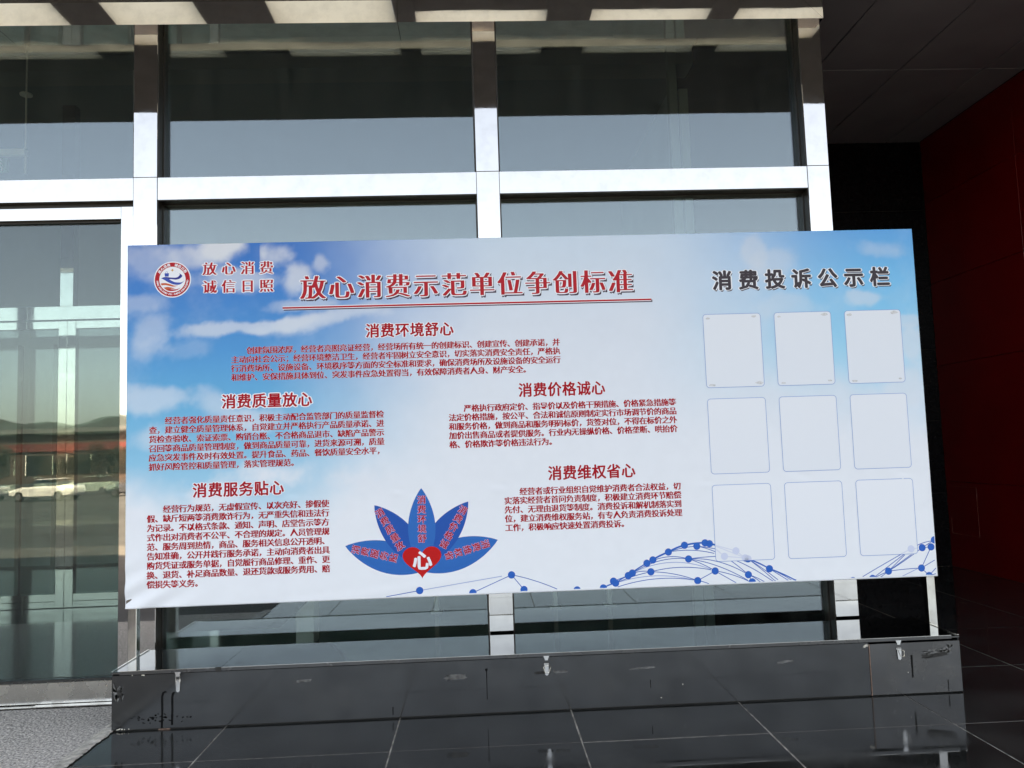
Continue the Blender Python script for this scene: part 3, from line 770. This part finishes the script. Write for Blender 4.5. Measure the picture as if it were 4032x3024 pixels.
# section headings
for (tx, a, b, halo) in (('消费环境舒心', (1.4016, 1.530), (1.8307, 1.529), .07), ('消费质量放心', (0.5758, 1.142), (1.0071, 1.142), .09), ('消费服务贴心', (0.4118, 0.6424), (0.8428, 0.6424), .07), ('消费价格诚心', (2.279, 1.158), (2.7059, 1.158), .04), ('消费维权省心', (2.434, 0.6715), (2.8616, 0.6715), .04)):
    A = Art()
    for i, ch in enumerate(tx):
        f = i / 5; put(A, ch, a[0] + (b[0] - a[0]) * f, a[1] + (b[1] - a[1]) * f, 0.0865, 0.96, 0, 0, HEI, 0, 0.0013, halo, 1, 0.0007, D8, 2)
    A.build('section_heading', [I_RED, I_WHITE], nb)
# paragraphs: first line (indented), then full lines
TX = [
 ((0.6116, 2.4695), 1.4344, 0.0514, .035, ['　　创建氛围浓厚，经营者亮照亮证经营，经营场所有统一的创建标识、创建宣传、创建承诺，并', '主动向社会公示；经营环境整洁卫生，经营者牢固树立安全意识，切实落实消费安全责任，严格执', '行消费场所、设施设备、环境秩序等方面的安全标准和要求，确保消费场所及设施设备的安全运行', '和维护、安保措施具体到位、突发事件应急处置得当，有效保障消费者人身、财产安全。']),
 ((0.1490, 1.4351), 1.0438, 0.0522, .035, ['　　经营者强化质量责任意识，积极主动配合监管部门的质量监督检', '查，建立健全质量管理体系，自觉建立并严格执行产品质量承诺、进', '货检查验收、索证索票、购销台账、不合格商品退市、缺陷产品警示', '召回等商品质量管理制度，做到商品质量可靠，进货来源可溯，质量', '应急突发事件及时有效处置。提升食品、药品、餐饮质量安全水平，', '抓好风险管控和质量管理，落实管理规范。']),
 ((0.1410, 1.1155), 0.5442, 0.0522, 0, ['　　经营行为规范，无虚假宣传、以次充好、掺假使', '假、缺斤短两等消费欺诈行为，无严重失信和违法行', '为记录。不以格式条款、通知、声明、店堂告示等方', '式作出对消费者不公平、不合理的规定。人员管理规', '范、服务周到热情，商品、服务相关信息公开透明、', '告知准确，公开并践行服务承诺，主动向消费者出具', '购货凭证或服务单据，自觉履行商品修理、重作、更', '换、退货、补足商品数量、退还货款或服务费用、赔', '偿损失等义务。']),
 ((1.8520, 3.1390), 1.0622, 0.0518, 0, ['　　严格执行政府定价、指导价以及价格干预措施、价格紧急措施等', '法定价格措施，按公平、合法和诚信原则制定实行市场调节价的商品', '和服务价格，做到商品和服务明码标价，货签对位，不得在标价之外', '加价出售商品或者提供服务。行业内无操纵价格、价格垄断、哄抬价', '格、价格欺诈等价格违法行为。']),
 ((2.1586, 3.1420), 0.5732, 0.0510, 0, ['　　经营者或行业组织自觉维护消费者合法权益，切', '实落实经营者首问负责制度，积极建立消费环节赔偿', '先付、无理由退货等制度。消费投诉和解机制落实到', '位，建立消费维权服务站，有专人负责消费投诉处理', '工作，积极响应快速处置消费投诉。'])]
for (ua, ub), v0, dv, halo, lines in TX:
    A = Art(); pitch = (ub - ua) / (len(lines[1]) - 1)
    for r, ln in enumerate(lines):
        for i, ch in enumerate(ln):
            if ch == '　': continue
            put(A, ch, ua + pitch * i, v0 - dv * r, 0.0455, 1.0, 0, 0.004, BODY, 0, 0.0011, halo, 1, 0.0006, D4, 1)
    A.build('paragraph', [I_RED, I_WHITE], nb)

# lotus emblem with heart
A = Art()


def lens(tip, base, hw, bias=1.0, n=28):
    tx, ty = tip; dx, dy = base[0] - tx, base[1] - ty; l = math.hypot(dx, dy); px, py = -dy / l, dx / l
    o = []
    for k in range(n + 1):
        t = k / n; w = hw * (4 * t * (1 - t)) ** 0.92 * (1 + 0.12 * (t - .5)); o.append((tx + dx * t + px * w, ty + dy * t + py * w))
    for k in range(n - 1, 0, -1):
        t = k / n; w = hw * (4 * t * (1 - t)) ** 0.92 * (1 + 0.12 * (t - .5)); o.append((tx + dx * t - px * w, ty + dy * t - py * w))
    return o


A.fan(lens((1.2248, 0.301), (1.700, 0.158), 0.088), 1, 0.0004)
A.fan(lens((2.0916, 0.3036), (1.615, 0.158), 0.088), 1, 0.00045)
A.fan(lens((1.393, 0.5252), (1.672, 0.170), 0.080), 0, 0.0006)
A.fan(lens((1.9288, 0.5274), (1.645, 0.170), 0.080), 0, 0.00065)
A.fan(lens((1.661, 0.6133), (1.6585, 0.165), 0.078), 1, 0.0008)
ht = []
for k in range(48):
    a = 2 * math.pi * k / 48; x = 16 * math.sin(a) ** 3; y = 13 * math.cos(a) - 5 * math.cos(2 * a) - 2 * math.cos(3 * a) - math.cos(4 * a)
    ht.append((1.657 + x * 0.110 / 16, 0.2075 + y * 0.0062))
A.fan(ht, 2, 0.0011)
put(A, '心', 1.6586, 0.203, 0.112, 1.0, 0, 0, FATHEI, 3, 0.0014)
for (tx, a, b) in (('消费环境舒', (1.6618, .5456), (1.6606, .3268)), ('消费质量放', (1.4235, .4794), (1.533, .2909)), ('消费价格诚', (1.8958, .4793), (1.784, .2911)), ('消费服务贴', (1.2853, .2788), (1.4955, .2255)), ('消费维权省', (2.019, .2822), (1.8113, .2254))):
    ang = math.atan2(b[1] - a[1], b[0] - a[0]) + math.pi / 2
    for i, ch in enumerate(tx):
        f = i / 4; put(A, ch, a[0] + (b[0] - a[0]) * f, a[1] + (b[1] - a[1]) * f, 0.050, 1.0, ang, 0, HEI[:4], 4, 0.0016, 0.055, 5, 0.0013, D4, 1)
A.build('lotus_emblem', [I_BLUE2, I_BLUE3, I_HEART, I_WHITE, I_RED, I_LILAC], nb)

# round logo
A = Art(); LX, LY, LR = 0.2558, 1.8609, 0.1000


def circ(r, n=48, cx=0, cy=0): return [(LX + cx + r * math.cos(2 * math.pi * k / n), LY + cy + r * math.sin(2 * math.pi * k / n)) for k in range(n)]


A.fan(circ(LR * 1.06), 1, 0.0004); A.fan(circ(LR), 0, 0.0007); A.fan(circ(LR * 0.75), 1, 0.0010)


def lp(pts): return [(LX + (x - 820) / 630 * LR, LY - (y - 835) / 630 * LR) for x, y in pts]


def curve2(a, b):
    def sp(p):
        o = []
        for i in range(len(p) - 1):
            p0 = p[max(i - 1, 0)]; p1 = p[i]; p2 = p[i + 1]; p3 = p[min(i + 2, len(p) - 1)]
            for k in range(5):
                t = k / 5
                o.append(tuple(0.5 * ((2 * p1[j]) + (-p0[j] + p2[j]) * t + (2 * p0[j] - 5 * p1[j] + 4 * p2[j] - p3[j]) * t * t + (-p0[j] + 3 * p1[j] - 3 * p2[j] + p3[j]) * t ** 3) for j in (0, 1)))
        return o + [p[-1]]
    return sp(a), sp(b)


def swoosh(a, b, m, o):
    x, y = curve2(a, b); n = min(len(x), len(y)); x = lp(x[:n]); y = lp(y[:n])
    A.poly(x + y, [(i, i + 1, n + i + 1, n + i) for i in range(n - 1)], m, o)


swoosh([(415, 780), (560, 735), (760, 760), (960, 765), (1060, 700), (1070, 620), (910, 525)], [(415, 782), (600, 830), (760, 820), (960, 840), (1110, 790), (1160, 680), (912, 523)], 2, 0.0012)
swoosh([(420, 782), (620, 780), (760, 860), (900, 930), (1080, 950), (1180, 930), (1260, 870)], [(422, 784), (540, 850), (700, 950), (860, 1015), (1000, 1035), (1130, 1000), (1262, 872)], 3, 0.0013)
swoosh([(400, 970), (560, 960), (720, 1000), (880, 1060), (1020, 1060)], [(430, 1045), (560, 1035), (720, 1070), (860, 1100), (1018, 1064)], 5, 0.0012)
swoosh([(500, 1130), (640, 1105), (760, 1125), (900, 1150), (1015, 1070)], [(600, 1215), (700, 1240), (760, 1180), (880, 1170), (1012, 1075)], 5, 0.0012)
swoosh([(600, 1215), (720, 1190), (860, 1200), (1000, 1190), (1120, 1135)], [(640, 1235), (740, 1260), (860, 1255), (1000, 1225), (1120, 1138)], 0, 0.0013)
A.ngon(lp([(535, 600), (695, 598), (685, 720), (550, 722)])[::-1], 3, 0.0012)
A.ribbon(lp([(578, 600), (582, 555), (612, 538), (642, 555), (650, 598)]), 0.0018, 3, 0.0012)
A.ngon(lp([(818, 430), (838, 472), (885, 490), (838, 508), (818, 552), (798, 508), (752, 490), (798, 472)])[::-1], 4, 0.0012)
for i, ch in enumerate('放心消费 诚信日照'):
    if ch == ' ': continue
    a = R(90 + 57 - 114 * i / 8); put(A, ch, LX + LR * .865 * math.cos(a), LY + LR * .865 * math.sin(a), LR * 0.19, 1.0, a - math.pi / 2, 0, BODY, 1, 0.0012, res=1)
tx = 'FANG XIN XIAO FEI CHENG XIN RIZHAO'
for i, ch in enumerate(tx):
    if ch == ' ': continue
    a = R(180 + 6 + 168 * i / (len(tx) - 1)); put(A, ch, LX + LR * .865 * math.cos(a), LY + LR * .865 * math.sin(a), LR * 0.15, 1.0, a + math.pi / 2, 0, BODY, 1, 0.0012, res=1, latin=True)
A.build('round_logo', [I_TRED, I_WHITE, I_NAVY, I_INDIGO, I_GOLD, I_ORANGE], nb)

# network of dots and lines along the foot, clipped at the hem
A = Art(); VMIN = 0.010


def clip(pts):
    o = []; n = len(pts)
    for i in range(n):
        a, b = pts[i], pts[(i + 1) % n]
        for (fa_, ax, lim, sg_) in ((0, 1, VMIN, 1),):
            ia, ib = a[1] >= VMIN, b[1] >= VMIN
            if ia: o.append(a)
            if ia != ib:
                t = (VMIN - a[1]) / (b[1] - a[1]); o.append((a[0] + (b[0] - a[0]) * t, VMIN))
    return [(min(x, BW - 0.004), y) for x, y in o]


def dot(u, v, m=0, r=0.0208, off=0.0011):
    c = clip([(u + r * math.cos(2 * math.pi * k / 24), v + r * math.sin(2 * math.pi * k / 24)) for k in range(24)])
    if len(c) > 2: A.fan(c, m, off)


def arc(a, b, h=0.0, m=1, w=0.0042, off=0.0008):
    dx, dy = b[0] - a[0], b[1] - a[1]; pts = []
    for k in range(17):
        t = k / 16; q = 4 * t * (1 - t) * h; x, y = a[0] + dx * t, a[1] + dy * t + q
        if y >= VMIN - 0.003 and x < BW - 0.004: pts.append((x, max(y, VMIN)))
    if len(pts) > 1: A.ribbon(pts, w, m, off + random.uniform(0, .0002))


DA = [(2.5363, 0.004), (2.6873, 0.0095), (2.7471, 0.0455), (2.7594, 0.034), (2.8341, 0.0736), (2.8585, 0.0869), (2.9451, 0.139), (2.9808, 0.1566), (3.0728, 0.198), (3.1685, 0.2329), (3.2401, 0.2248), (3.289, 0.2421), (3.3146, 0.2364), (2.9659, 0.0899), (3.1884, 0.1541), (3.2353, 0.0293)]
DB = [(3.4667, 0.19), (3.3981, 0.1612), (3.5188, 0.1476), (3.5351, 0.1416), (3.3401, 0.08), (3.5325, 0.0517), (3.5534, 0.0096), (3.6577, 0.081)]
DC = [(4.5034, 0.1621), (4.5703, 0.1665), (4.6234, 0.1692), (4.6462, 0.2085), (4.3598, 0.0394), (4.2632, 0.0016), (4.1465, -0.0065), (4.5575, 0.0498), (4.6, 0.0047)]
DE = [(1.6397, 0.0367), (2.1638, 0.1035), (1.941, 0.0124), (2.2323, 0.0183)]
for d_ in DA + DB + DC + DE: dot(*d_)
ch_ = [DA[1], DA[3], DA[4], DA[6], DA[8], DA[9], DA[11], DB[0], DB[2], DB[7], (3.81, 0.007)]
for i in range(len(ch_) - 1): arc(ch_[i], ch_[i + 1], 0.004, 0, 0.010 if 2 < i < 7 else 0.007)
for (a_, b_, h, mm) in ((DA[2], DA[4], 0, 1), (DA[4], DA[13], .012, 1), (DA[3], DA[13], .006, 1), (DA[3], (3.2135, .0337), .032, 2), ((2.77, .012), (3.2135, .0337), .026, 1), (DA[13], DA[15], .012, 1), (DA[13], (3.3165, .087), .020, 1), (DA[6], DA[14], .024, 1), (DA[5], DA[14], .030, 1), (DA[5], (3.3165, .09), .050, 2), (DA[8], (3.34, .18), .014, 1), (DA[8], DA[10], .006, 1), (DA[10], (3.3981, .1612), .008, 1), (DA[10], DB[3], .012, 1), (DA[14], (3.3981, .1612), .004, 1), (DA[14], DB[4], .006, 1), (DA[14], (3.5139, .0632), .026, 1), (DA[14], (3.5281, .0196), .020, 1), (DB[4], DA[15], 0, 1), (DB[4], (3.459, .008), 0, 1), (DB[4], (3.5333, .014), .008, 1), (DB[1], DB[5], .004, 1), (DB[1], (3.6737, .0085), .014, 1), (DB[1], DB[2], .01, 2), (DB[3], (3.7144, .0069), .004, 1), (DB[3], (3.69, .007), .004, 1), (DB[3], DB[7], .006, 1), (DB[7], (3.7701, .0065), 0, 0), (DB[7], (3.79, .0065), .004, 1), (DB[5], DB[6], 0, 1), (DB[5], (3.6236, .0076), .004, 1), (DB[5], (3.60, .0076), .004, 1), (DA[15], (3.3005, .0088), .002, 1),
    ((4.1846, .0036), DC[0], .002, 1), (DC[5], DC[0], .0, 1), (DC[5], DC[4], 0, 1), (DC[4], (4.4644, .1297), 0, 1), (DC[4], (4.504, .13), 0, 1), (DC[4], DC[1], -.004, 1), ((4.3045, .0025), DC[4], 0, 1), (DC[4], DC[7], .002, 1), (DC[7], DC[2], 0, 1), (DC[7], DC[8], 0, 1), (DC[7], (4.639, .0921), 0, 1), (DC[8], (4.643, .0465), 0, 1), (DC[8], (4.6404, .014), 0, 1), ((4.4285, .0023), (4.5335, .0471), 0, 2), (DC[1], DC[2], 0, 1), (DC[0], (4.6326, .2035), .008, 1), (DC[1], DC[3], 0, 1),
    ((1.4505, .0095), DE[0], 0, 1), (DE[0], (2.109, .0984), 0, 2), (DE[1], DE[2], 0, 1), (DE[1], DE[3], 0, 1), (DE[1], (2.4215, .0139), .008, 1)):
    arc(a_, b_, h, mm)
NET = A
for (ulo, uhi) in ((0, 2.45), (2.45, 4.0), (4.0, 9)):
    A = Art(); uvn = np.array(NET.uv); keep = {}
    for fi, f_ in enumerate(NET.f):
        if not (ulo <= uvn[list(f_), 0].mean() < uhi): continue
        for ix in f_:
            if ix not in keep: keep[ix] = len(A.uv); A.uv.append(NET.uv[ix]); A.off.append(NET.off[ix])
        A.f.append(tuple(keep[ix] for ix in f_)); A.m.append(NET.m[fi])
    A.build('network_graphic', [I_BLUE, I_LINE, I_FAINT], nb)

# nine empty document frames: milky printed field with a fine blue outline
FIELD = [ink('ink_field_%d' % k, c) for k, c in enumerate(((220, 226, 234), (224, 229, 236), (230, 234, 240)))]
I_GHOST = ink('ink_ghost_blue', (204, 212, 233)); I_GHOSTL = ink('ink_ghost_line', (212, 218, 233))
I_FRAME = ink('ink_frame_blue', (110, 148, 204)); I_BIT = mat('old_tape_bit', (0.55, 0.56, 0.58), 0.35, 0, 0.2, 80.0)


def rrect(u0, v0, u1, v1, r):
    o = []
    for (cx, cy, a0) in ((u1 - r, v1 - r, 0), (u0 + r, v1 - r, 90), (u0 + r, v0 + r, 180), (u1 - r, v0 + r, 270)):
        for k in range(7): o.append((cx + r * math.cos(R(a0 + 15 * k)), cy + r * math.sin(R(a0 + 15 * k))))
    return o


for r, (v1, v0) in enumerate(((1.5765, 1.1402), (1.0738, 0.6358), (0.5708, 0.1330))):
    for c, (u0, u1) in enumerate(((3.3468, 3.6925), (3.7748, 4.1172), (4.2008, 4.5420))):
        A = Art(); o = rrect(u0, v0, u1, v1, 0.019); A.fan(o, 0, 0.0018)
        A.ribbon(o + o[:2], 0.0028, 1, 0.0021)
        if r == 0:
            for (bu, bv) in ((u0 + .03, v1 - .025), (u1 - .04, v1 - .018), (u0 + .035, v0 + .015), (u1 - .03, v0 + .022)):
                w = random.uniform(.012, .03); A.fan([(bu + w * math.cos(R(a)) * random.uniform(.6, 1), bv + w * .45 * math.sin(R(a)) * random.uniform(.5, 1)) for a in range(0, 360, 36)], 2, 0.0024)
        if (r, c) in ((2, 0), (2, 2)):          # the network shows faintly through the milky field
            gh = ([DB[0], DB[1], DB[2], DB[3]], [(DA[12], DB[0]), (DB[0], DB[2]), (DA[12], DB[1]), (DB[1], DB[2]), (DA[12], DB[3])]) if c == 0 else ([DC[0]], [(DC[0], DC[1]), (DC[0], (4.44, 0.135))])
            for (du, dv_) in gh[0]:
                pg = [(du + .0208 * math.cos(R(15 * k)), max(v0 + .002, dv_ + .0208 * math.sin(R(15 * k)))) for k in range(24)]
                A.fan(pg, 3, 0.0030)
            for (pa, pb) in gh[1]:
                t0 = max(0.0, (u0 + .002 - pa[0]) / (pb[0] - pa[0])) if c == 0 else 0.0
                t1 = 1.0 if c == 0 else min(1.0, abs((u1 - .002 - pa[0]) / (pb[0] - pa[0])) if pb[0] > pa[0] else 1.0)
                q0 = (pa[0] + (pb[0] - pa[0]) * t0, pa[1] + (pb[1] - pa[1]) * t0); q1 = (pa[0] + (pb[0] - pa[0]) * t1, pa[1] + (pb[1] - pa[1]) * t1)
                A.ribbon([q0, q1], 0.006, 4, 0.0027)
        A.build('document_frame', [FIELD[r], I_FRAME, I_BIT, I_GHOST, I_GHOSTL], nb)
bpy.data.objects.remove(_fo); 

# ------------------------------------------------------------------ behind the camera: what the glass mirrors
CARP = {c: mat('car_paint_' + c, v, 0.25, 0.0, coat=1.0) for c, v in (('white', (0.75, 0.76, 0.76)), ('silver', (0.42, 0.43, 0.44)), ('dark', (0.03, 0.035, 0.045)))}
CGLASS = mat('car_glass', (0.012, 0.014, 0.016), 0.05); TYRE = mat('tyre', (0.02, 0.02, 0.02), 0.8); RIM = mat('rim', (0.5, 0.5, 0.5), 0.3, 1.0); LAMP = mat('lamp_lens', (0.6, 0.6, 0.58), 0.1)


def car(x, y, rz, paint, label):
    """saloon: lofted body, glasshouse, four wheels; nose along local -x"""
    t = thing('parked_car', (x, y, -1.07), label, 'car', 'cars parked across the forecourt')
    t.rotation_euler = (0, 0, rz); b = Vector((x, y, -1.07))
    prof = [(-2.25, .45, .62, .70), (-2.15, .30, .74, .80), (-1.3, .24, .90, .88), (-.75, .22, .96, .90), (.9, .22, .98, .90), (1.7, .24, 1.0, .88), (2.2, .32, .95, .80), (2.28, .48, .80, .72)]
    vs = []; fs = []
    for (px, zb, zt, hw) in prof:
        for (yy, zz) in ((-hw * .8, zb), (-hw, zb + .12), (-hw, zt - .12), (-hw * .86, zt), (hw * .86, zt), (hw, zt - .12), (hw, zb + .12), (hw * .8, zb)): vs.append((b[0] + px, b[1] + yy, b[2] + zz))
    for i in range(len(prof) - 1):
        for j in range(8): fs.append((i * 8 + j, i * 8 + (j + 1) % 8, (i + 1) * 8 + (j + 1) % 8, (i + 1) * 8 + j))
    fs += [tuple(range(8)), tuple(range(len(vs) - 1, len(vs) - 9, -1))]
    bd = mk('body', vs, fs, CARP[paint], t, smooth=False)
    def cab(name, sc, m, x0, x1, x2, x3, z0, z1):
        v = []
        for (px, zz, hw) in ((x0, z0, .80 * sc), (x1, z1, .60 * sc), (x2, z1, .60 * sc), (x3, z0, .80 * sc)): v += [(b[0] + px, b[1] - hw, b[2] + zz), (b[0] + px, b[1] + hw, b[2] + zz)]
        return mk(name, v, [(0, 2, 3, 1), (2, 4, 5, 3), (4, 6, 7, 5), (0, 6, 4, 2), (1, 3, 5, 7), (0, 1, 7, 6)], m, t)
    cab('window', 1.0, CGLASS, -1.0, -.25, 1.0, 1.85, .93, 1.40); cab('roof', 1.03, CARP[paint], -.32, -.22, 1.0, 1.1, 1.385, 1.44)
    for wx in (-1.4, 1.38):
        for s in (-1, 1):
            w = MB().tube([(b[0] + wx, b[1] + s * .70, b[2] + .32), (b[0] + wx, b[1] + s * .91, b[2] + .32)], .32, 18).build('wheel', TYRE, t)
            MB().tube([(b[0] + wx, b[1] + s * .905, b[2] + .32), (b[0] + wx, b[1] + s * .918, b[2] + .32)], .20, 14).build('rim', RIM, w)
    for s in (-1, 1): MB().box(b[0] - 2.262, b[0] - 2.10, b[1] + s * .62 - .14, b[1] + s * .62 + .14, b[2] + .60, b[2] + .74, 0, .03).build('headlight', LAMP, t)
    return t


car(-29.6, -50.5, 0.12, 'white', 'white saloon car mirrored in the entrance door glass')
car(-24.2, -52.5, 0.1, 'dark', 'dark saloon car mirrored beside the white car in the door')
car(-35.5, -52.0, 0.1, 'silver', 'silver saloon car mirrored at the far edge of the door')
car(-15.0, -51.0, 0.1, 'silver', 'silver saloon car parked alone beyond the dark car')

LEAF = mat('leaf', (0.014, 0.019, 0.012), 0.7, 0, 0.4, 2.0); BARK = mat('bark', (0.05, 0.04, 0.03), 0.9)
rt = np.random.RandomState(3); n = 2600
ce = rt.normal(0, 1, (22, 3)) * np.array([1.3, 1.3, 1.0]) + np.array([0, 0, 4.3]); pk = rt.randint(0, 22, n)
cp = ce[pk] + rt.normal(0, .45, (n, 3)); d1 = rt.normal(0, 1, (n, 3)); d1 /= np.linalg.norm(d1, axis=1)[:, None]; d2 = np.cross(d1, rt.normal(0, 1, (n, 3))); d2 /= np.linalg.norm(d2, axis=1)[:, None]
lv = np.stack([cp - d1 * .16, cp + d2 * .10, cp + d1 * .16, cp - d2 * .10], 1).reshape(-1, 3)
crown_me = bpy.data.meshes.new('crown'); crown_me.from_pydata(lv.tolist(), [], [(4 * i, 4 * i + 1, 4 * i + 2, 4 * i + 3) for i in range(n)]); crown_me.materials.append(LEAF)
tk = MB()
for k in range(6): tk.tube([(0, 0, 2.2), tuple(ce[k] * np.array([.5, .5, 1]) * np.array([1, 1, .82])), tuple(ce[k])], .05, 5)
for k in range(5): tk.tube([(0, 0, k * .55), (0, 0, (k + 1) * .55)], .17 - .02 * k, 8)
trunk_me = None
TREES = [(-62, -86), (-54, -84), (-47.5, -87), (-41, -85), (-34, -88), (-28, -85), (-22, -87), (-14, -84), (-6, -88), (4, -85), (14, -87), (24, -85)]
WH = ['leftmost tree of the mirrored row', 'second tree', 'third tree', 'fourth tree', 'fifth tree', 'sixth tree', 'seventh tree', 'eighth tree', 'ninth tree', 'tenth tree', 'eleventh tree', 'rightmost tree of the mirrored row']
for i, (x, y) in enumerate(TREES):
    nm = WH[i] if 'row' in WH[i] else WH[i] + ' of the mirrored row counted from the left end'
    t = thing('roadside_tree', (x, y, -1.07), 'dark leafy roadside tree, ' + nm, 'tree', 'roadside trees beyond the parked cars')
    if trunk_me is None:
        BASE['zero'] = Vector((0, 0, 0)); o = tk.build('trunk', BARK); trunk_me = o.data
    else: o = link(bpy.data.objects.new('trunk', trunk_me))
    o.parent = t; o.location = (0, 0, 0)
    c = link(bpy.data.objects.new('crown', crown_me)); c.parent = t
    s = 0.62 + 0.16 * math.sin(i * 2.3); t.scale = (s * 1.1, s * 1.1, s); t.rotation_euler = (0, 0, i * 1.7)

SHOPW = mat('shop_wall', (0.05, 0.035, 0.032), 0.8, 0, 0.2, 0.5); SHOPR = mat('shop_roof', (0.09, 0.10, 0.11), 0.7); SHOPS = mat('shop_fascia', (0.10, 0.018, 0.018), 0.6)
sh = thing('shop_building', (-40, -98, -1.07), 'long low brown shop building mirrored beyond the trees', 'building')
box('wall', -95, 40, -108, -97, -1.07, 5.2, SHOPW, sh); box('roof', -96, 41, -109, -96.3, 5.21, 5.75, SHOPR, sh); box('fascia', -94, 39, -96.98, -96.8, 2.9, 3.9, SHOPS, sh)
for k in range(26): 
    w = box('window', -92 + k * 5, -89 + k * 5, -96.99, -96.9, 0.0, 2.4, CGLASS, sh)
    box('frame', -92.1 + k * 5, -92.0 + k * 5, -96.99, -96.85, -0.1, 2.5, WHITEP, w)

HILL = mat('wooded_hill', (0.022, 0.034, 0.040), 0.9, 0, 0.3, 0.05)
vs = []; n = 120
for k in range(n + 1):
    x = -420 + 700 * k / n; h = 21 + 4 * math.sin(x * .021) + 2.5 * math.sin(x * .067 + 1) + 1.2 * math.sin(x * .21)
    vs += [(x, -380, -1.0), (x, -430, h), (x, -520, -1.0)]
tag(mk('hills', vs, [f for k in range(n) for f in ((3 * k, 3 * k + 3, 3 * k + 4, 3 * k + 1), (3 * k + 1, 3 * k + 4, 3 * k + 5, 3 * k + 2))], HILL), kind='structure')
